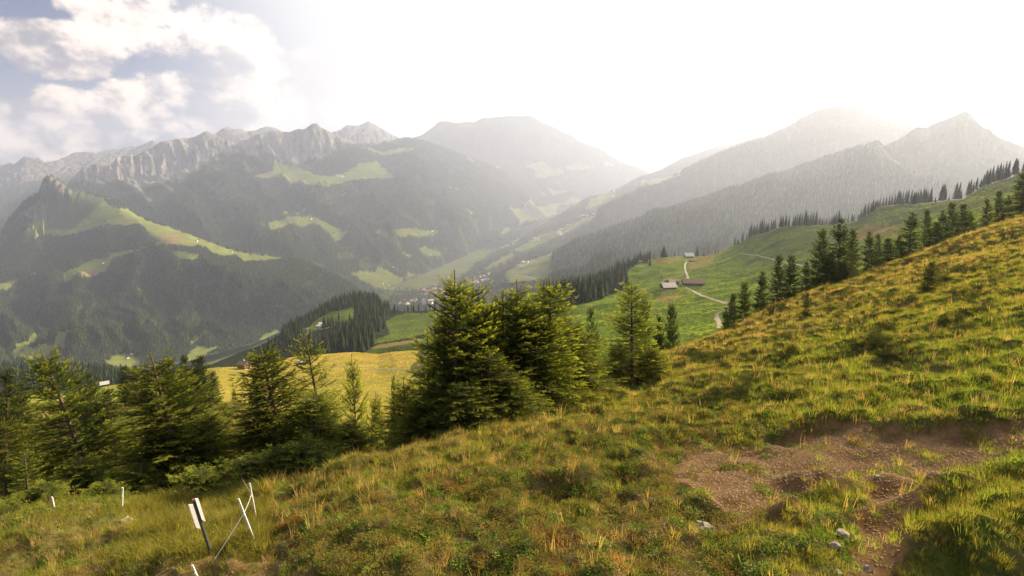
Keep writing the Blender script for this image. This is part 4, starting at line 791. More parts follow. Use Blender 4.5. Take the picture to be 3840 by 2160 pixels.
# ---------------------------------------------------------------- spruces
def spruce_meshes(name, seed, Ht=6.0, Rr=1.5, gap=.15, nl=.05, nw=.03, levels=23, openness=0.0, lead=.75, nb=6, needle=M_NEEDLE):
    rg = np.random.default_rng(seed)
    org, dr, sd, ln, tp = [], [], [], [], []
    wood = []
    zs = Ht * (.03 + (1 - .03 - lead / Ht) * (np.linspace(0, 1, levels) ** .9))
    zs = np.concatenate([zs, rg.uniform(.05 * Ht, .88 * Ht, int(levels * .55))])
    lobes = rg.uniform(.78, 1.22, 9)
    for iz, z in enumerate(zs):
        h = z / Ht; n = nb + int(rg.integers(-1, 2)) if iz < levels else 4
        a0 = rg.uniform(0, 6.28)
        for b in range(n):
            if rg.random() < openness: continue
            a = a0 + 6.283 * b / n + rg.uniform(-.25, .25)
            prof = (1 - h) ** .58 * (1 - .25 * math.exp(-h * 14)) * np.interp((a % 6.283), np.linspace(0, 6.283, 10), list(lobes) + [lobes[0]])
            L = Rr * prof * rg.uniform(.62, 1.3) * (1 if iz < levels else .75) + .10
            ph = math.radians(-6 + 56 * h ** 1.3 + rg.uniform(-13, 13))
            cd = np.array((math.cos(a), math.sin(a), 0)); sdv = np.array((-math.sin(a), math.cos(a), 0))
            def pos(s): return np.array((0, 0, z)) + cd * L * s * math.cos(ph) + np.array((0, 0, L * s * math.sin(ph) - .20 * L * s * s * (1 - h) + .16 * L * s ** 3))
            wood.append((pos(0), pos(.5), pos(.97), .008 + .012 * L))
            m = max(2, int(L / gap)); bri = rg.uniform(-.25, .35)
            for q in range(m):
                s = .14 + .86 * (q + rg.uniform(0, .7)) / m
                p = pos(min(s, 1)); t = pos(min(s + .03, 1.03)) - pos(s - .03); t /= np.linalg.norm(t)
                for sg in (-1, 1):
                    d = t * rg.uniform(.4, .9) + sdv * sg * rg.uniform(.3, .95) + np.array((0, 0, rg.uniform(-.45, .45))); d /= np.linalg.norm(d)
                    l = (.30 * L * (1 - s) + .12) * rg.uniform(.6, 1.35); l = min(l, .42)
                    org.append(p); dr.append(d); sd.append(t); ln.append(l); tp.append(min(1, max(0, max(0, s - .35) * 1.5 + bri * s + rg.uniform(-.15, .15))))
            p = pos(.93); t = pos(1.0) - pos(.9); t /= np.linalg.norm(t); org.append(p); dr.append(t); sd.append(sdv); ln.append(.10 + .07 * L); tp.append(1.0)
    for q in range(7):      # leader
        z = Ht - lead * (1 - q / 7.); org.append(np.array((0, 0, z))); dr.append(np.array((0, 0, 1.))); sd.append(np.array((1., 0, 0))); ln.append(lead / 6); tp.append(.8)
    org = np.array(org); dr = np.array(dr); sd = np.array(sd); ln = np.array(ln); tp = np.array(tp)
    up = np.cross(dr, sd); up /= np.linalg.norm(up, axis=1, keepdims=True) + 1e-9; side = np.cross(up, dr); side /= np.linalg.norm(side, axis=1, keepdims=True) + 1e-9
    cnt = np.maximum(2, (ln / (nl * .62)).astype(int)); idx = np.repeat(np.arange(len(ln)), cnt)
    k = np.arange(len(idx)) - np.repeat(np.cumsum(cnt) - cnt, cnt); fr = (k + .3) / cnt[idx]
    V = []; T = []
    for (cs, cu) in ((.85, .15), (-.85, .15), (.1, .8), (0, -.75)):
        b0 = org[idx] + dr[idx] * (ln[idx] * fr)[:, None]
        nd = dr[idx] * .75 + side[idx] * cs + up[idx] * cu + rg.normal(0, .12, (len(idx), 3)); nd /= np.linalg.norm(nd, axis=1, keepdims=True)
        w = dr[idx] * nw * .5
        tip = b0 + nd * (nl * (1 - .35 * fr))[:, None]
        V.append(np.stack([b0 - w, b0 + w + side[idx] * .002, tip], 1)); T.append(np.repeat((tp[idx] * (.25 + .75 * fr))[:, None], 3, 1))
    V = np.concatenate(V).reshape(-1, 3); T = np.concatenate(T).ravel()
    Fc = np.arange(len(V)).reshape(-1, 3)
    cr = mesh_obj('crown', V, Fc, needle, link=False)
    a = cr.data.attributes.new('tip', 'FLOAT', 'POINT'); a.data.foreach_set('value', np.clip(T, 0, 1).astype(np.float32))
    # trunk, tapered and slightly crooked
    v = []; f = []; n = 8; rings = 12; ox = oy = 0
    for i in range(rings + 1):
        t = i / rings; rad = .085 * Ht / 6 * (1 - t) ** .9 + .008 + (.05 if i == 0 else 0)
        ox += rg.normal(0, .012); oy += rg.normal(0, .012); 
        if i == 0: ox = oy = 0
        for j in range(n): v.append((ox * (1 - t) + rad * math.cos(6.283 * j / n), oy * (1 - t) + rad * math.sin(6.283 * j / n), t * Ht - (.35 if i == 0 else 0)))
    for i in range(rings):
        for j in range(n): f.append((i*n+j, i*n+(j+1) % n, (i+1)*n+(j+1) % n, (i+1)*n+j))
    tr = mesh_obj('trunk', np.array(v), np.array(f), M_BARK, link=False, smooth=True)
    v = []; f = []
    for p0, p1, p2, r in wood:
        for (pa, pb, ra, rb) in ((p0, p1, r, r * .6), (p1, p2, r * .6, r * .15)):
            b = len(v)
            for p, q in ((pa, ra), (pb, rb)):
                for j in range(3): v.append(p + np.array((q * math.cos(2.1 * j) * .7, q * math.sin(2.1 * j) * .7, q * math.cos(2.1 * j + 1))))
            f += [(b, b+1, b+4, b+3), (b+1, b+2, b+5, b+4), (b+2, b, b+3, b+5)]
    br = mesh_obj('branches', np.array(v), np.array(f), M_BARK, link=False)
    return cr, tr, br
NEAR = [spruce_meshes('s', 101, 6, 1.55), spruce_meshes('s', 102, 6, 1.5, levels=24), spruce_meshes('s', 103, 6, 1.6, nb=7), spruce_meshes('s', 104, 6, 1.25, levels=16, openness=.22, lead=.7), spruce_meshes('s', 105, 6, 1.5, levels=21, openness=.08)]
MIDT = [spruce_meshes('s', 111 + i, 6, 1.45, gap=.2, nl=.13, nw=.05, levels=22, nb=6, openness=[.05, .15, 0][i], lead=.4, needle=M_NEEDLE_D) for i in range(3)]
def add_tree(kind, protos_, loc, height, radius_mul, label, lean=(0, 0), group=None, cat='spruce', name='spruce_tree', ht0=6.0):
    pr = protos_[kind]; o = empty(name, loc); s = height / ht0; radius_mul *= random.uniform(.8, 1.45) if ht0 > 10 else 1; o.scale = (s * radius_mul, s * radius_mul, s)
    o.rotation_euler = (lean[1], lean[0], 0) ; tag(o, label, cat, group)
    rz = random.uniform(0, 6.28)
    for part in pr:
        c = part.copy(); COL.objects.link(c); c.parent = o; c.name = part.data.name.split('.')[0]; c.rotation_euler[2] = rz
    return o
for pr_ in NEAR + MIDT:
    for o_, nm_ in zip(pr_, ('crown', 'trunk', 'branch_wood')): o_.data.name = nm_
K = 3840 / 2576.
def near_tree(L, bx, by, tx, ty, D, half, kind, label, protos_=NEAR, group=None, extra=0, cat='spruce', name='spruce_tree', R0=1.5):
    """base and top read off the photograph, D metres out"""
    bx, by, tx, ty = bx * K, by * K, tx * K, ty * K
    z = L.zat(bx, D); b = Vector((world(bx, D, z), D, z - .05))
    # top: same distance, height from the top pixel
    t = pt(tx, ty, D); hgt = t.z - b.z; dx = t.x - b.x
    rad = half * K / F * D
    s = hgt / 6.0
    return add_tree(kind, protos_, b, math.hypot(hgt, dx), (1.4 if protos_ is NEAR else 1.25) * rad / (R0 * s), label, (math.atan2(dx, hgt), 0), group, cat, name)
TN = [
 (245,1330, 98,868, 15.5, 92, 0, 'tall leaning spruce at the left, thin top bent to the left'),
 (470,1245, 378,888, 16.5, 125, 2, 'broad bushy spruce behind the two white signs'),
 (715,1215, 655,868, 17.5, 105, 1, 'wide spruce with two tops, left of the pair beside the centre hollow'),
 (820,1190, 765,832, 18.5, 75, 3, 'thin topped spruce with bare upper trunk against the yellow meadow'),
 (790,1190, 790,985, 17.0, 85, 2, 'low bushy spruce filling the space under the thin topped one'),
 (915,1075, 884,890, 27, 55, 4, 'small spruce alone in front of the yellow meadow, left of the big clump'),
 (955,1110, 945,985, 24, 42, 1, 'light green sapling right of the small lone spruce'),
 (1085,1120, 1075,820, 20, 75, 3, 'open spruce at the left side of the big clump'),
 (1150,1135, 1143,678, 18.5, 105, 0, 'tallest spruce of the big central clump, left peak'),
 (1195,1120, 1190,694, 19.2, 95, 1, 'second peak of the big central clump, right beside the tallest'),
 (1270,1095, 1265,728, 20.0, 85, 4, 'spruce in the middle of the big clump with short leader'),
 (1305,1090, 1300,702, 20.4, 85, 2, 'spruce in the middle of the big clump with long thin leader'),
 (1345,1080, 1341,742, 21.5, 70, 3, 'narrow spruce between the two right peaks of the clump'),
 (1388,1060, 1383,692, 21.0, 90, 0, 'right peak of the big central clump, bright leader'),
 (1445,1030, 1436,800, 22.0, 85, 2, 'low wide spruce at the right foot of the big clump'),
 (1100,1130, 1100,960, 17.5, 95, 2, 'low dark spruce at the left foot of the big clump'),
 (1230,1130, 1230,880, 17.8, 105, 1, 'dense spruce in front of the middle of the big clump'),
 (1340,1075, 1335,860, 19.4, 100, 4, 'dense spruce in front of the right half of the big clump'),
 (1020,1110, 1015,955, 19.5, 70, 2, 'low spruce at the far left edge of the big clump'),
 (1590,985, 1588,703, 25.5, 66, 4, 'single spruce with long bare leader right of the clump'),
 (1640,965, 1640,872, 25.0, 48, 2, 'bright green low spruce at the right foot of the single spruce'),
 (1560,985, 1556,865, 26.5, 45, 1, 'low spruce at the left foot of the single spruce'),
 (80,1370, 60,1130, 13.5, 62, 3, 'thin pale young spruce in the lower left corner'),
 (200,1345, 205,1150, 14.5, 80, 2, 'dark bushy spruce at the foot of the leaning one'),
 (430,1255, 425,1060, 15.8, 120, 0, 'low wide spruce in front of the broad bushy one'),
 (530,1230, 525,1040, 17.0, 70, 1, 'spruce at the right flank of the broad bushy one'),
 (660,1215, 650,1030, 16.8, 80, 2, 'low spruce at the left flank of the two topped spruce'),
 (1060,1140, 1062,1000, 17.0, 70, 0, 'dark low spruce between the clump and its left foot'),
 (1180,1140, 1175,960, 16.6, 90, 4, 'low spruce leaning out of the front of the clump, left of centre'),
 (1290,1110, 1290,940, 17.6, 85, 1, 'low spruce leaning out of the front of the clump, right of centre'),
 (1490,1005, 1490,905, 22.5, 50, 2, 'low bush spruce at the right end of the clump by the bare soil'),
 (870,1180, 870,1060, 17.5, 60, 2, 'low dark spruce beside the light green sapling'),
 (20,1230, 10,1050, 19.0, 70, 0, 'spruce at the left edge below the tall edge ones'),
 (95,1200, 100,1060, 20.0, 55, 1, 'spruce right of the left edge one, under the leaning top'),
 (290,1190, 290,1050, 21.0, 55, 2, 'spruce in the gap left of the broad bushy one'),
 (350,1300, 355,1170, 14.8, 70, 2, 'low spruce bush above the lone upright white post'),
 (500,1290, 505,1180, 14.4, 80, 1, 'low spruce bush behind the two sign boards'),
 (625,1280, 630,1150, 15.0, 85, 0, 'low spruce bush behind the second leaning post'),
 (770,1240, 775,1110, 15.5, 85, 4, 'low spruce bush right of the leaning posts'),
 (20,1400, 20,1270, 12.5, 60, 2, 'small spruce bush at the lower left edge'),
 (1225,1110, 1225,742, 19.8, 90, 0, 'spruce between the tall left peak and the middle of the clump'),
 (1320,1090, 1322,765, 20.8, 90, 1, 'full spruce in the clump between the middle and right tops'),
 (1365,1070, 1362,790, 20.2, 85, 2, 'full spruce in front of the right peak of the clump'),
 (1120,1120, 1118,790, 19.0, 80, 4, 'spruce at the left shoulder of the tallest clump tree'),
 (60,1440, 55,1320, 11.8, 55, 1, 'young spruce bush above the lower left corner'),
 (190,1390, 185,1270, 12.6, 60, 0, 'young spruce bush between the corner and the grey stake'),
 (700,1250, 705,1120, 15.2, 75, 3, 'open low spruce bush under the two topped spruce'),
 (110,1360, 112,1215, 12.8, 60, 4, 'young spruce bush just above the thin pale one in the corner'),
 (262,1335, 268,1215, 13.4, 52, 1, 'young spruce bush left of the lone upright white post'),
 (15,1300, 10,1160, 14.2, 65, 3, 'open young spruce at the left edge below the meadow slope'),
 (225,1405, 228,1315, 11.4, 50, 1, 'small spruce bush between the thin grey stake and the lone upright post'),
 (118,1425, 112,1325, 11.0, 48, 4, 'small spruce bush right of the bush above the corner'),
 (305,1375, 318,1300, 12.6, 36, 2, 'tiny spruce bush at the foot of the lone upright white post'),
 (165,1260, 150,1040, 17.5, 75, 4, 'middle sized spruce left behind the leaning one'),
]
for a in TN: near_tree(LF, *a[:8], *( [] ), ) if False else near_tree(LF, a[0], a[1], a[2], a[3], a[4], a[5], a[6], a[7])
TM = [
 (18,1095, 18,932, 29, 40, 0, 'spruce at the very left edge of the photo, taller one'), (55,1090, 52,962, 31, 32, 1, 'spruce second from the left edge, behind the meadow slope'),
 (-25,1110, -30,950, 27, 45, 2, 'spruce cut by the left edge of the photo'),
 (232,1095, 222,940, 33, 42, 1, 'spruce between the leaning one and the broad bushy one, left of two'), (275,1085, 268,980, 33, 38, 2, 'spruce between the leaning one and the broad bushy one, right of two'),
 (190,1060, 196,945, 38, 28, 0, 'slim spruce right behind the leaning tall one'),
 (315,1020, 310,922, 62, 22, 0, 'dark spruce, leftmost of the pair before the pale roofed barn'), (338,1020, 335,925, 62, 20, 1, 'dark spruce, right one of the pair before the pale roofed barn'),
 (365,1010, 366,945, 60, 16, 2, 'small dark spruce right of the dark pair'),
 (428,1020, 428,908, 56, 22, 2, 'first dark spruce from the left in the clump before the yellow meadow'), (462,1020, 463,893, 55, 24, 0, 'second dark spruce from the left in the clump before the yellow meadow'),
 (488,1025, 488,905, 56, 22, 1, 'third dark spruce from the left in the clump before the yellow meadow'), (506,1022, 504,895, 54, 26, 2, 'fourth and broadest dark spruce in the clump before the yellow meadow'),
 (538,1020, 534,935, 53, 24, 0, 'rightmost dark spruce of the clump before the yellow meadow'),
 (590,1010, 588,980, 60, 9, 1, 'tiny dark spruce on the brown knoll'), (640,1012, 640,950, 58, 20, 2, 'small round spruce on the brown knoll beside the two topped one'),
 (990,1000, 990,950, 56, 14, 2, 'little dark spruce left of the big clump at the meadow foot'),
 (1493,985, 1487,778, 36, 30, 1, 'slim dark spruce between the clump and the single spruce'),
 (1622,900, 1620,755, 43, 34, 0, 'dark spruce behind the single one, left of three'), (1658,895, 1658,795, 43, 26, 1, 'dark spruce behind the single one, middle of three'), (1692,890, 1691,765, 44, 30, 2, 'dark spruce behind the single one, right of three'),
]
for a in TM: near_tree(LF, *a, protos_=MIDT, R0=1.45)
ORD = 'first second third fourth fifth sixth seventh eighth ninth tenth eleventh twelfth thirteenth fourteenth fifteenth sixteenth seventeenth eighteenth nineteenth twentieth twenty-first twenty-second twenty-third twenty-fourth twenty-fifth twenty-sixth twenty-seventh twenty-eighth twenty-ninth thirtieth'.split()
row = [(50,1230,60,1000,44,50,1),(95,1210,135,860,45,80,0),(235,1150,250,750,46,85,2),(400,1070,430,640,48,85,1),(570,990,595,480,50,95,0),(705,940,718,478,51,90,2),(850,880,870,545,53,60,1),(960,870,1040,210,54,110,0),(1080,850,1120,450,54,120,2),(1180,800,1222,108,56,125,1),(1330,740,1340,210,58,85,0),(1240,800,1240,560,55,140,2),(1490,610,1505,240,62,70,1),(1585,590,1592,262,63,55,0),(1690,545,1692,305,64,75,2),(1800,480,1805,280,67,60,0),(1900,430,1938,45,68,105,1),(2080,370,2087,15,72,70,0),(2180,330,2180,140,73,80,2),(2245,320,2240,25,75,60,1),(2340,290,2335,-60,77,85,0),(2440,250,2450,-40,79,80,2),(2530,215,2520,40,80,60,1)]
rowB = [(2205,1280,2205,1090,83,55,0),(2325,1240,2325,1010,85,60,2),(2415,1215,2420,1060,87,50,1),(2545,1200,2575,820,88,110,0),(2640,1150,2640,900,90,90,2)]
items = [tuple(list(Z1([(a, b)], 2700, 780)[0]) + list(Z1([(c, d)], 2700, 780)[0]) + [e, g * .3727, k]) for a, b, c, d, e, g, k in row] + [tuple(list(Z1([(a, b)], 2880, 340)[0]) + list(Z1([(c, d)], 2880, 340)[0]) + [e, g * .3727, k]) for a, b, c, d, e, g, k in rowB]
for i_, (bx, by, tx, ty, D, hw, k) in enumerate(items):
    near_tree(LF, bx / K, by / K, tx / K, ty / K, D, hw / K, k, '%s dark spruce from the left in the row along the hill edge' % ORD[i_], MIDT, 'row of spruces along the hill edge', R0=1.45)
for (bx, by, tx, ty, D, hw, k, P3, lab) in [(688,1240,700,950,36,22,3,NEAR,'thin half bare young spruce on the open slope'), (865,1190,880,850,37,45,2,MIDT,'small dense spruce on the open slope beside the thin one'), (2080,930,2130,540,34,90,2,MIDT,'low wide dark spruce with thin leader high on the open slope'), (2260,900,2270,810,33,42,1,MIDT,'little green spruce right of the low wide one on the slope')]:
    (bx, by), (tx, ty) = Z1([(bx, by), (tx, ty)], 2700, 780); near_tree(LF, bx / K, by / K, tx / K, ty / K, D, hw * .3727 / K, k, lab, P3)

# trees on the ridge and in the groves, countable ones as objects
RIDG = []
for k in range(4):
    cr = conifer_low('crown', 60 + k, tiers=9, n=8, mat=M_FOREST, h=20, r=[3.0, 3.6, 2.6, 3.2][k]); 
    v = []; f = []
    for i in range(3):
        for j in range(5): v.append((.22 * (1 - i * .45) * math.cos(1.257 * j), .22 * (1 - i * .45) * math.sin(1.257 * j), i * 9.5 - .6))
    for i in range(2):
        for j in range(5): f.append((i*5+j, i*5+(j+1) % 5, (i+1)*5+(j+1) % 5, (i+1)*5+j))
    tr = mesh_obj('trunk', np.array(v), np.array(f), M_BARK, link=False); RIDG.append((cr, tr))
def far_tree(L, bx, by, ty, label, group, wid=1.0, dmin=0, D=None, sc=None):
    p = L.at(bx, by, dmin) if D is None else Vector((world(bx, D, L.zat(bx, D)), D, L.zat(bx, D)))
    h = pt(bx, ty, p.y).z - p.z if ty is not None else sc
    h = max(h, 3)
    return add_tree(random.randrange(4), RIDG, p, h, wid * 1.0, label, (random.uniform(-.02, .02), 0), group, 'spruce', 'spruce_tree', 20.0)
ra = [(150,295,380),(185,310,360),(225,235,335),(265,240,330),(290,190,290),(310,155,280),(340,170,270),(365,140,250),(395,130,240),(415,105,230),(440,108,225),(462,130,220),(480,140,220),(510,110,220),(530,105,215),(550,90,210),(605,60,200),(625,80,200),(660,60,200),(690,66,195),(735,70,190),(752,60,185),(770,40,180),(795,45,180),(820,40,175),(850,15,170),(862,20,170),(880,60,170),(905,40,165),(930,15,160),(962,13,165),(1000,85,165),(1025,95,165),(1045,105,165),(1070,90,165),(1095,85,165),(1120,80,165),(1140,60,165),(1160,40,165),(1190,15,165),(1212,55,165),(1285,60,125),(1325,45,140),(1345,52,130),(1390,60,135)]
rb = [(930,1180,1290),(955,1150,1280),(970,1130,1250),(1000,1112,1230),(1030,1120,1225),(1052,1082,1220),(1075,1105,1200),(1095,1090,1190),(1120,1070,1185),(1155,1065,1170),(1185,1055,1165),(1215,1035,1160),(1240,1040,1155),(1270,1030,1150),(1300,995,1140),(1322,1003,1140),(1350,1000,1140),(1378,990,1140),(1400,980,1140),(1435,985,1135),(1455,1005,1130),(1475,1010,1130),(1500,1000,1130),(1525,985,1130),(1555,970,1130),(1577,975,1125),(1600,1000,1125),(1630,965,1120),(1680,1060,1120),(1738,935,1120),(1760,930,1115),(1782,980,1115),(1818,1052,1110),(1885,915,1110),(1912,910,1110),(1938,980,1105),(2005,900,1100),(2030,885,1090),(2060,905,1085),(2092,865,1080),(2135,880,1050),(2160,830,1020),(2185,785,1000),(2215,770,980),(2250,745,960),(2290,733,950),(2320,720,940),(2348,730,930),(2375,700,920),(2405,695,910),(2475,670,860),(2495,680,855),(2562,708,800)]
def dridge(bx): return float(np.interp(bx, [q[0] for q in nb4], [q[2] for q in nb4])) * .985
SUBA = [(260, 'spruce at the low left end of the shaded ridge tree line', 'low left end of the ridge tree line'), (540, 'spruce in the loose stretch of the ridge tree line above the shaded pasture', 'loose stretch of the ridge tree line'), (965, 'spruce in the tall dense block of the ridge tree line', 'tall dense block of the ridge tree line'), (1230, 'spruce in the lower row right of the tall dense ridge block', 'lower row right of the tall ridge block'), (9999, 'spruce beside the sunlit strip where the ridge tree line dips', 'spruces beside the sunlit strip on the ridge')]
for x, t, b in ra:
    (bx, ty) = Z1([(x, t)], 2700, 780)[0]; by = 780 + b * .3727; lab, grp = next((l, g) for m, l, g in SUBA if x < m)
    far_tree(LN, bx, by + 3, ty, lab, grp, dmin=470, D=dridge(bx))
SUBB = [(1280, 'spruce on the first rise of the right hand ridge tree line', 'first rise of the right ridge tree line'), (1610, 'spruce in the even comb like row on the ridge', 'even row on the ridge'), (1950, None, None), (2150, 'spruce in the ragged group where the ridge steepens', 'ragged group where the ridge steepens'), (9999, 'spruce in the dense stand climbing to the right edge of the photo', 'dense stand climbing to the right edge')]
UNI = {1630: 'pointed spruce at the right end of the even ridge row', 1680: 'tiny spruce in the gap of the ridge tree line', 1738: 'left trunk of the broad lone spruce pair on the ridge', 1760: 'right trunk of the broad lone spruce pair on the ridge', 1782: 'lower spruce leaning on the broad lone pair on the ridge', 1818: 'small spruce between the two lone pairs on the ridge', 1885: 'left tree of the second lone spruce pair on the ridge', 1912: 'right tree of the second lone spruce pair on the ridge', 1938: 'short spruce at the right foot of the second lone pair', 2475: 'big spruce standing apart near the top of the ridge, left trunk', 2495: 'big spruce standing apart near the top of the ridge, right trunk', 2562: 'last spruce of the ridge, cut by the right edge of the photo'}
for x, t, b in rb:
    (bx, ty) = Z1([(x, t)], 2880, 340)[0]; by = 340 + b * .3727; lab, grp = next((l, g) for m, l, g in SUBB if x < m)
    if x in UNI: lab, grp = UNI[x], None
    far_tree(LN, bx, by + 3, ty, lab, grp, 1.1, D=dridge(bx))
for x, t, b, w_, lab in [(1740,160,285,1.5,'broad spruce pair left of the chalet on the crest'),(1715,195,285,1.1,'slim spruce at the left side of the broad crest spruce'),(1770,215,280,1.1,'slim spruce at the right side of the broad crest spruce'),(1850,213,275,1.0,'small thin spruce between the broad crest spruce and the chalet'),(2077,152,270,1.5,'dark conical spruce right beside the chalet'),(2145,228,268,2.4,'round low tree right of the conical spruce by the chalet'),(2262,198,245,1.4,'small spruce on the crest, left of two right of the chalet'),(2290,196,240,1.3,'small spruce on the crest, right of two right of the chalet'),(2450,80,160,1.3,'spruce where the crest starts to climb, left one'),(2480,90,150,1.1,'spruce where the crest starts to climb, middle one'),(2532,20,120,1.1,'spruce where the crest starts to climb, tall right one'),(1602,278,365,1.3,'lone spruce on the crest meadow below the forest edge'),(1560,310,350,1.0,'smaller spruce left of the lone one on the crest meadow'),(1750,503,592,1.3,'spruce standing behind the grey roofed farmhouse'),(1640,250,300,1.0,'spruce at the end of the crest meadow, right of the forest'),(1660,262,300,1.0,'small spruce at the end of the crest meadow, nearest the broad pair')]:
    (bx, ty) = z2([(x, t)])[0]; by = 860 + b * .3727; far_tree(LN, bx, by + 1, ty, lab, None, w_, dmin=430)
def grove(L, polys, n, hmin, hmax, label, group, objs, gap=6.0, wid=1.0, dmin=0, dfar=1e9, kinds=None):
    m = polymask(L.PX, L.PY, polys, 1, 2, 20) * (L.y > dmin) * (L.y < dfar); p, tot = L.scatter(n * 6, m); keep = []
    G = {}
    for q in p:
        c = (int(q[0] // gap), int(q[1] // gap))
        if any(((q[0]-r[0])**2 + (q[1]-r[1])**2) < gap * gap for i in (-1, 0, 1) for j in (-1, 0, 1) for r in G.get((c[0]+i, c[1]+j), [])): continue
        G.setdefault(c, []).append(q); keep.append(q)
        if len(keep) >= n: break
    keep.sort(key=lambda q: q[1])
    rest = keep[objs:]
    for q in keep[:objs]:
        qx = project(np.array(q[0]), np.array(q[1]), np.array(q[2]))[0]; xs = sorted(float(project(r[0], r[1], r[2])[0]) for r in keep[:objs]); w3 = min(2, int(3 * np.searchsorted(xs, float(qx)) / max(1, len(xs)))); part_ = ('left third', 'middle', 'right third')[w3]
        add_tree(random.randrange(4), RIDG, Vector(q), random.uniform(hmin, hmax), wid, label + ', ' + part_, (random.uniform(-.02, .02), 0), group + ', ' + part_, 'spruce', 'spruce_tree', 20.0)
    return rest
rest = []
rest += grove(LN, FORN2, 420, 15, 24, 'dark spruce of the grove on the flank left of the farm', 'spruce grove left of the farm', 70, 5.0, 1.1, dmin=300)
rest += grove(LN, [z2([(690,780),(720,690),(840,640),(900,600),(900,720),(1000,735)])], 20, 16, 24, 'spruce at the foot of the grove, standing on the bright meadow edge', 'spruces at the foot of the grove', 14, 6, 1.0, dmin=300)
FK = [Z1([(-800,1500),(-800,1340),(1560,1380),(1700,1400),(1700,1600),(-800,1600)], 0, 860), Z1([(200,1320),(480,1100),(560,930),(700,880),(830,800),(1080,700),(1200,640),(1400,640),(1480,760),(1560,780),(2000,800),(2040,815),(1730,840),(1620,870),(1490,940),(1540,990),(1420,1100),(1400,1190),(1200,1260),(800,1270),(560,1280),(300,1360)], 880, 860)]
FKno = MEADK
front_ = smooth(LK.PX, 1110, 1140) * (1 - smooth(LK.PX, 1330, 1360)) * (LK.PY > 1235) * (LK.PY < 1290) * .92
mk_ = np.maximum(polymask(LK.PX, LK.PY, FK, 1, 2, 20), 0) * (1 - mK) * (LK.T < 4.6) * (1 - .75 * (LK.PX > 1460)) * (1 - front_)
p_, _ = LK.scatter(3300, mk_); keep = p_[np.argsort(p_[:, 1])]
vis = keep
front = grove(LK, [Z1([(1150,1230),(940,1230),(960,1120),(1100,1060),(1250,1030),(1400,1060),(1420,1170),(1300,1240)], 880, 860)], 60, 14, 24, 'spruce of the dark grove on the near foot of the knoll', 'spruces at the foot of the knoll', 45, 5, 1.0)
rest += front
rest = np.array([list(q) for q in rest] + [list(q) for q in keep])
ridp = bpy.data.collections.new('grove_kinds')
for k in range(4): c = RIDG[k][0].copy(); c.name = 'g_%d' % k; ridp.objects.link(c)
scatter_group('wooded_hill', ridp, rest, rng.uniform(.35, .85, len(rest)), rng.integers(0, 4, len(rest)))

# ---------------------------------------------------------------- grass and ground plants
def tuft(name, seed, n, h, spread, w, bend, mat, seg=2, flat=False):
    rg = np.random.default_rng(seed); v = []; f = []
    for i in range(n):
        a = rg.uniform(0, 6.28); r = spread * math.sqrt(rg.random()); b = np.array((r * math.cos(a), r * math.sin(a), -.02)); hh = h * rg.uniform(.5, 1.15)
        la = a + rg.normal(0, .9); d = np.array((math.cos(la), math.sin(la), 0)) * bend * hh * rg.uniform(.3, 1.3); s = np.array((-math.sin(la + rg.normal(0, .8)), math.cos(la), 0)); s /= np.linalg.norm(s); s = s * w * .5
        k = len(v); m = b + d * .35 + np.array((0, 0, hh * .6)); t = b + d + np.array((0, 0, hh * rg.uniform(.75, 1)))
        v += [b - s, b + s, m - s * .8, m + s * .8, t]; f += [(k, k+1, k+3), (k, k+3, k+2), (k+2, k+3, k+4)]
    return mesh_obj(name, np.array(v), np.array(f), mat, link=False)
def leafy(name, seed, n, h, spread, size, mat, dome=True):
    rg = np.random.default_rng(seed); v = []; f = []
    for i in range(n):
        a = rg.uniform(0, 6.28); r = spread * math.sqrt(rg.random()); z = h * (1 - (r / spread) ** 2 * .7) * rg.uniform(.35, 1)
        c = np.array((r * math.cos(a), r * math.sin(a), z)); la = rg.uniform(0, 6.28); el = rg.uniform(-.1, .9)
        d = np.array((math.cos(la) * math.cos(el), math.sin(la) * math.cos(el), math.sin(el))) * size * rg.uniform(.6, 1.2); s = np.array((-math.sin(la), math.cos(la), rg.uniform(-.4, .4))) * size * .3
        k = len(v); v += [c, c + d * .5 + s, c + d, c + d * .5 - s]; f += [(k, k+1, k+2), (k, k+2, k+3)]
    return mesh_obj(name, np.array(v), np.array(f), mat, link=False)
MG = mat_leaf('green_grass', (.09, .135, .024), (.17, .21, .04), .5); MS = mat_leaf('straw_grass', (.22, .165, .07), (.36, .27, .12), .45); MO = mat_leaf('olive_grass', (.135, .14, .033), (.22, .21, .05), .5); MHAY = mat_leaf('hay_grass', (.44, .33, .07), (.6, .46, .12), .5); MPAS = mat_leaf('pasture_grass', (.18, .26, .03), (.25, .32, .04), .55); MSC = mat_leaf('scrub_leaves', (.035, .05, .015), (.06, .07, .02), .25)
ML = mat_leaf('green_herb_leaves', (.07, .12, .02), (.13, .19, .035), .4); MB = mat_leaf('bilberry_leaves', (.10, .11, .027), (.20, .14, .042), .4); MRd = mat_leaf('reddish_leaves', (.16, .055, .03), (.22, .11, .04), .35)
gp = bpy.data.collections.new('ground_plant_kinds')
kinds = [tuft('p00', 1, 34, .20, .13, .007, .5, MG), tuft('p01', 2, 40, .16, .16, .007, .7, MG), tuft('p02', 3, 34, .21, .14, .007, .6, MO), tuft('p03', 4, 40, .17, .16, .007, .8, MO),
         tuft('p04', 5, 26, .25, .12, .006, .6, MS), tuft('p05', 6, 34, .18, .15, .006, .9, MS), leafy('p06', 7, 60, .10, .16, .045, ML), leafy('p07', 8, 44, .07, .18, .06, ML),
         leafy('p08', 9, 110, .15, .17, .03, MB), leafy('p09', 10, 110, .13, .16, .028, MRd), tuft('p10', 11, 9, .55, .10, .007, .35, MS), tuft('p11', 12, 60, .32, .17, .007, .75, MO), leafy('p12', 13, 150, .22, .2, .04, MSC)]
for k in kinds: gp.objects.link(k)
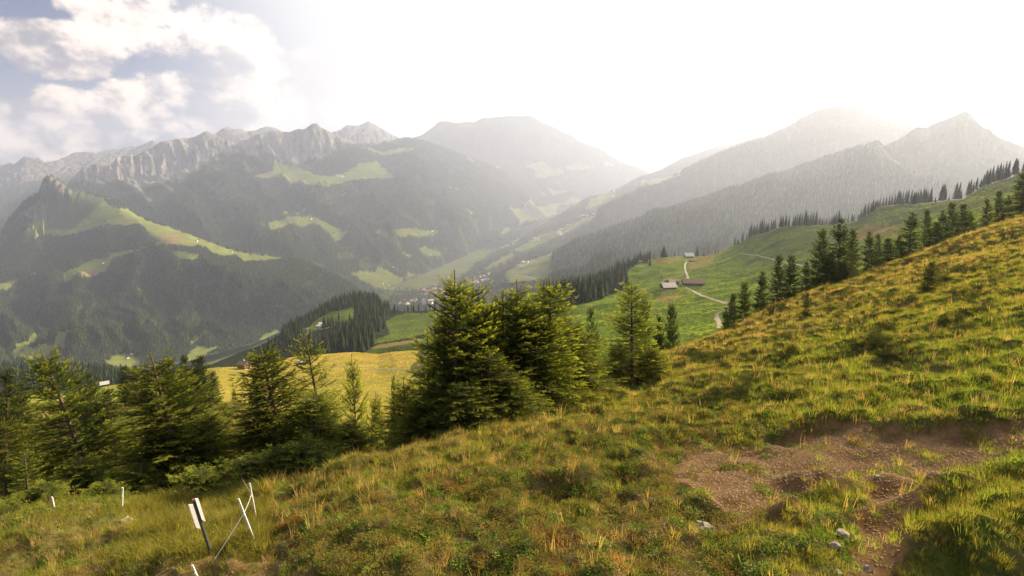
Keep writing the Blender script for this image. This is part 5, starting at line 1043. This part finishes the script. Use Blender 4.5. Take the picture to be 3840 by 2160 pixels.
D_ = LF.y; view = (LF.PX > -150) & (LF.PX < 4000) & (LF.PY < 2330) & (LF.T < 6.5)
dens = np.interp(D_, [0, 8, 14, 22, 35, 60, 100], [105, 98, 60, 30, 13, 5.5, 3])
w_ = dens * view * (1 - .97 * np.clip(bareF + .3 * (bareF > .1), 0, 1) * (1 - .55 * smooth(fbm(LF.x / .55, LF.y / .55, 2), .18, .4))) * (1 - .68 * sparF * smooth(fbm(LF.x / .8 + 5, LF.y / .8, 2), -.3, .3))
_, tot = LF.scatter(1, w_); n_pts = int(min(tot, 160000)); print('grass tufts', tot)
p, _ = LF.scatter(n_pts, w_)
ppx, ppy = project(p[:, 0], p[:, 1], p[:, 2])
a1 = fbm(p[:, 0] / 2.2, p[:, 1] / 2.2, 3); a2 = fbm(p[:, 0] / .9 + 31, p[:, 1] / .9, 2); a3 = fbm(p[:, 0] / 6 + 77, p[:, 1] / 6, 3)
edge_py = np.interp(ppx, [q[0] for q in f6_], [q[1] for q in f6_])
straw = smooth(edge_py + 130, ppy, ppy + 0) * 0 + np.clip(1 - (ppy - edge_py) / 190., 0, 1) * smooth(ppx, 1100, 1500)
u = rng.random(len(p)); idx = np.zeros(len(p), int)
pst = np.clip(.10 + .42 * straw + .28 * a1 + .12 * smooth(p[:, 1], 25, 45), 0, .7)
leafz = smooth(ppx, 850, 1200) * (1 - smooth(ppx, 2500, 3000)) * smooth(ppy - edge_py, 60, 230)
leafz2 = sparF_p = polymask(ppx, ppy, [SPARSE], 40, 60, 90)
ple = np.clip(.12 + .72 * leafz + .35 * leafz2 + .3 * a2 - .25 * straw, 0, .85)
green = smooth(ppx, 2700, 3500) * smooth(ppy, 1150, 1350) + .2
for i in range(len(p)):
    if u[i] < pst[i]: idx[i] = 4 + int(rng.random() < .5)
    elif u[i] < pst[i] + ple[i] * (1 - pst[i]):
        r_ = rng.random(); red = a3[i] > .25 and ppy[i] > 1600 and ppx[i] < 2400
        idx[i] = 9 if (red and r_ < .55) else (8 if r_ < .62 and leafz[i] > .2 else (6 if r_ < .82 else 7))
    else: idx[i] = (rng.integers(0, 2) if rng.random() < .35 + .5 * green[i] + .3 * a1[i] else 2 + rng.integers(0, 2))
tall = (rng.random(len(p)) < .035) | ((rng.random(len(p)) < .25) & (ppx > 550) & (ppx < 1400) & (ppy > 1800) & (ppy < 2000)); idx = np.where(tall & (idx < 6), 10, idx)
scr = (fbm(p[:, 0] / 3.1 + 9, p[:, 1] / 3.1, 3) > .22) & (p[:, 1] > 17) & (rng.random(len(p)) < .55); idx = np.where(scr, 12, idx)
mnd = np.zeros(len(p))
for mx, my, R_, a in MOUNDS:
    c = LF.at(mx, my); mnd = np.maximum(mnd, np.exp(-(((p[:, 0] - c.x)**2 + (p[:, 1] - c.y)**2) / (R_ * R_))))
lng = (mnd > .35) & (rng.random(len(p)) < .7) | ((ppx > 480) & (ppx < 1000) & (ppy > 1830) & (ppy < 2110) & (rng.random(len(p)) < .6)); idx = np.where(lng, 11, idx)
scl = rng.uniform(.65, 1.25, len(p)) * np.interp(p[:, 1], [0, 12, 30, 60, 100], [.68, .85, 1.2, 1.6, 2.1])
scl = np.where((idx == 11) & (mnd > .35), scl * .62, scl)
scatter_group('hillside_grass', gp, p - np.array((0, 0, .01)), scl, idx, tilt=.18)

# pasture and hay swards further off
sw = bpy.data.collections.new('sward_kinds')
for k in [tuft('q0', 41, 14, .38, .55, .05, .6, MPAS), tuft('q1', 42, 14, .38, .55, .05, .6, MHAY), tuft('q2', 43, 14, .38, .55, .05, .6, MO)]: sw.objects.link(k)
def sward(name, L, w, n, k1, k2, f2, sc=(.6, 1.3)):
    p, tot = L.scatter(n, w); x, y = p[:, 0], p[:, 1]; ppx, ppy = project(x, y, p[:, 2])
    q = f2(ppx, ppy) + .9 * fbm(x / 14, y / 14, 3); scatter_group(name, sw, p, rng.uniform(*sc, len(p)), np.where(rng.random(len(p)) < q, k2, k1))
roadN = polymask(LN.PX, LN.PY, [Z1([(1985,325),(1945,360),(1950,440),(1965,500),(1945,580),(2120,680),(2440,780),(2440,755),(2120,655),(2000,560),(2010,500),(1990,440),(1985,360)], 1840, 860), Z1([(2440,810),(2330,822),(2265,855),(2262,890),(2290,1000),(2325,1000),(2310,930),(2290,880),(2440,840)], 1840, 860), Z1([(170,448),(380,468),(560,512),(860,575),(860,600),(660,555),(560,535),(380,492),(280,475),(170,465)], 2700, 780)], 1, 0, 20)
sward('pasture_grass', LN, (1 - fN) * (1 - roadN) * (LN.PY < 1330) * (LN.y < 860) * (LN.PX < 3900) / (LN.y / 300.), 60000, 0, 2, lambda px, py: .12 + .5 * smooth(px, 2750, 2950))
roadY = polymask(LY.PX, LY.PY, [Z1([(950,1372),(1200,1376),(1400,1391),(1600,1396),(1900,1372),(1900,1392),(1600,1416),(1400,1411),(1200,1396),(950,1392)], 880, 860)], 1, 0, 20)
sward('hay_grass', LY, (LY.PY < 1560) * (LY.T < 2.2) * (1 - roadY), 26000, 1, 0, lambda px, py: np.where(px < 800, .75, .08 + .25 * smooth(py, 1370, 1440)))
sward('knoll_grass', LK, mK * (LK.T < 4.1) * (LK.PX > 1100), 14000, 0, 2, lambda px, py: .4 + 0 * px)
# small stones in the bare soil
def rock(name, seed, size, mat, flat=.6, link=True):
    rg = np.random.default_rng(seed); import bmesh
    bm = bmesh.new(); bmesh.ops.create_icosphere(bm, subdivisions=2, radius=1.0)
    for v in bm.verts:
        q = v.co.normalized(); k = 1 + .35 * float(perlin(np.array(q.x * 1.3 + seed), np.array(q.y * 1.3 + q.z * 1.7))) + .06 * rg.normal()
        v.co = q * k * size; v.co.z *= flat
    me = bpy.data.meshes.new(name); bm.to_mesh(me); bm.free(); me.materials.append(mat); o = bpy.data.objects.new(name, me)
    if link: COL.objects.link(o)
    return o
M_ROCK = mat_plain('grey_stone', (.20, .175, .145), .95, .3, 9, .5)
M_PEB = mat_plain('brown_gravel', (.19, .13, .075), .95, .35, 20, .4)
gk = bpy.data.collections.new('gravel_kinds')
for k in range(3): gk.objects.link(rock('g%d' % k, 70 + k, .02, M_PEB, .5, False))
p, _ = LF.scatter(16000, (bareF + .35 * sparF) * view); scatter_group('loose_gravel', gk, p, rng.uniform(.25, 1.15, len(p)) ** 1.7, (rng.random(len(p)) > .12) * rng.integers(1, 3, len(p)))
for k, (px, py, s, lab) in enumerate([(2650, 1985, .13, 'pale boulder half sunk in the bare brown soil'), (2615, 1968, .09, 'smaller pale stone touching the half sunk boulder'), (3165, 2010, .10, 'angular grey stone between the grass mound and the path'), (3130, 2050, .07, 'flat stone below the angular one beside the path'), (3250, 2140, .08, 'rounded stone at the bottom of the path'), (3140, 2150, .06, 'small rounded stone beside the rounded one at the bottom'), (1850, 1437 + 350, .07, 'flat stone among the bilberries in the middle'), (2300, 1650, .06, 'flat stone in the grass above the bare soil'), (3010, 1590 + 80, .05, 'brown stone at the upper edge of the bare soil'), (470, 1960, .16, 'earth covered boulder by the lone white post'), (3290, 1790, .06, 'small stone where the path bends right')]):
    p = LF.at(px, py); o = rock('stone', 80 + k, s, M_ROCK, .6); o.location = p + Vector((0, 0, s * .1)); o.rotation_euler = (random.uniform(-.3, .3), random.uniform(-.3, .3), random.uniform(0, 6)); tag(o, lab, 'stone')
# ---------------------------------------------------------------- fence posts, wire and the signpost
M_POST = mat_plain('white_painted_post', (.66, .65, .66), .7, .12, 8, .1); M_INS = mat_plain('black_plastic', (.02, .02, .02), .5, .1, 4); M_STEEL = mat_plain('fence_wire', (.45, .44, .42), .5, .1, 30, spec=.5); M_POLE = mat_plain('dark_steel_pole', (.05, .05, .055), .5, .2, 10, spec=.4)
def prism(p0, p1, w0, w1, n=6, flat=1.0, axis=None):
    p0, p1 = Vector(p0), Vector(p1); d = (p1 - p0).normalized(); s = d.cross(Vector((0, 1, 0)) if axis is None else Vector(axis)).normalized(); t = d.cross(s); v = []
    for p, w in ((p0, w0), (p1, w1)):
        for j in range(n): a = 6.2832 * (j + .5) / n; v.append(p + s * math.cos(a) * w + t * math.sin(a) * w * flat)
    f = [(j, (j+1) % n, n + (j+1) % n, n + j) for j in range(n)] + [tuple(range(n - 1, -1, -1)), tuple(range(n, 2 * n))]
    return [tuple(q) for q in v], f
def bar(name, p0, p1, w0, w1, mat, parent=None, n=6, flat=1.0, org=Vector((0, 0, 0))):
    v, f = prism(Vector(p0) - org, Vector(p1) - org, w0, w1, n, flat); return mesh_obj(name, v, f, mat, parent)
zp = lambda x, y: (400 + x * .3175, 1700 + y * .3175)
posts = [((1745, 1035), (1555, 535), .02, 'white fence post leaning left, the nearest full one with the wire tied on', .0), ((1765, 770), (1688, 352), .018, 'white fence post second along the wire, against the dark hollow', .0), ((1110, 1560), (1008, 1320), .022, 'white fence post cut off by the bottom edge of the photo', .3), ((178, 665), (188, 405), .024, 'lone upright white fence post under the broad bushy spruce', .0)]
tops = []; PT = {}
for i, ((bx, by), (tx, ty), w, lab, ex) in enumerate(posts):
    b = LF.at(*zp(bx, by)); t = pt(*zp(tx, ty), b.y); root = empty('fence_post', b); tag(root, lab, 'fence post')
    org = b; bar('shaft', b + (b - t) * .12, t, w, w * .85, M_POST, root, 6, .8, org)
    for q in (.66,):
        c = b.lerp(t, q); bar('insulator', c + Vector((w * .6, -.03, 0)), c + Vector((w * 1.7, -.05, .01)), .009, .011, M_POST, root, 6, 1, org)
    PT[i] = (b, t)
for (bx, by), (tx, ty), lab, m in [((205, 1128), (193, 1092), '', 0)]: pass
for (bx, by), (tx, ty), w, lab in [((136*K, 1284*K), (130*K, 1252*K), .035, 'thin grey stake between the pale young spruce and the dark bushy one'), ((572*K, 1172*K), (562*K, 1142*K), .05, 'short grey stake in the gap behind the broad bushy spruce')]:
    b = LF.at(bx, by); t = pt(tx, ty, b.y); r = empty('wooden_stake', b); tag(r, lab, 'stake'); bar('shaft', b + (b - t) * .2, t, w, w * .8, M_STONE, r, 6, 1, b); bar('cap', t, t + Vector((0, 0, .03)), w * .82, w * .3, M_STONE, r, 6, 1, b)
def wire(a, b, label, sag=.03, r=.006):
    v = []; f = []; n = 12
    for i in range(n + 1):
        t = i / n; p = a.lerp(b, t) - Vector((0, 0, sag * 4 * t * (1 - t)))
        for j in range(4): v.append((p.x + r * math.cos(1.5708 * j), p.y, p.z + r * math.sin(1.5708 * j)))
    for i in range(n):
        for j in range(4): f.append((i*4+j, i*4+(j+1) % 4, (i+1)*4+(j+1) % 4, (i+1)*4+j))
    return tag(mesh_obj('fence_wire', np.array(v), np.array(f), M_STEEL), label, 'wire')
w0 = pt(*zp(1130, 1460), 8.3) ; w1 = PT[0][0].lerp(PT[0][1], .66); w2 = PT[1][0].lerp(PT[1][1], .70)
wire(w0, w1, 'taut fence wire rising from the bottom edge to the nearest leaning post', .02, .007)
wire(w1, w2, 'fence wire between the two leaning white posts', .02, .006)
wire(w2, pt(*zp(1570, 245), PT[1][0].y + 5), 'thin fence wire running back from the second post into the hollow', .02, .004)
b = LF.at(*zp(1240, 1205)); t = pt(*zp(1028, 560), b.y); root = empty('signpost', b); tag(root, 'dark signpost with two narrow white boards, leaning left in the tall grass', 'signpost')
bar('pole', b + (b - t) * .1, t, .028, .026, M_POLE, root, 10, 1, b); bar('pole_cap', t, t + (t - b).normalized() * .03, .03, .022, M_RED, root, 10, 1, b)
def board(q0, q1, off, wd, parent):
    ax = (t - b).normalized(); c0 = b.lerp(t, q0) - b; c1 = b.lerp(t, q1) - b; s = Vector((math.cos(.9), math.sin(.9), 0)); n = ax.cross(s).normalized(); s = s * wd; th = n * .012; o_ = off
    cs = [c0 + o_, c0 + o_ + s * .9 - ax * .06, c1 + o_ + s, c1 + o_ + ax * .02]
    v = [tuple(c - th) for c in cs] + [tuple(c + th) for c in cs]
    return mesh_obj('sign_board', v, [(3, 2, 1, 0), (4, 5, 6, 7), (0, 1, 5, 4), (1, 2, 6, 5), (2, 3, 7, 6), (3, 0, 4, 7)], M_POST, parent)
board(.66, 1.02, Vector((.03, .0, 0)), .05, root); board(.53, .92, Vector((-.10, -.02, 0)), .065, root)
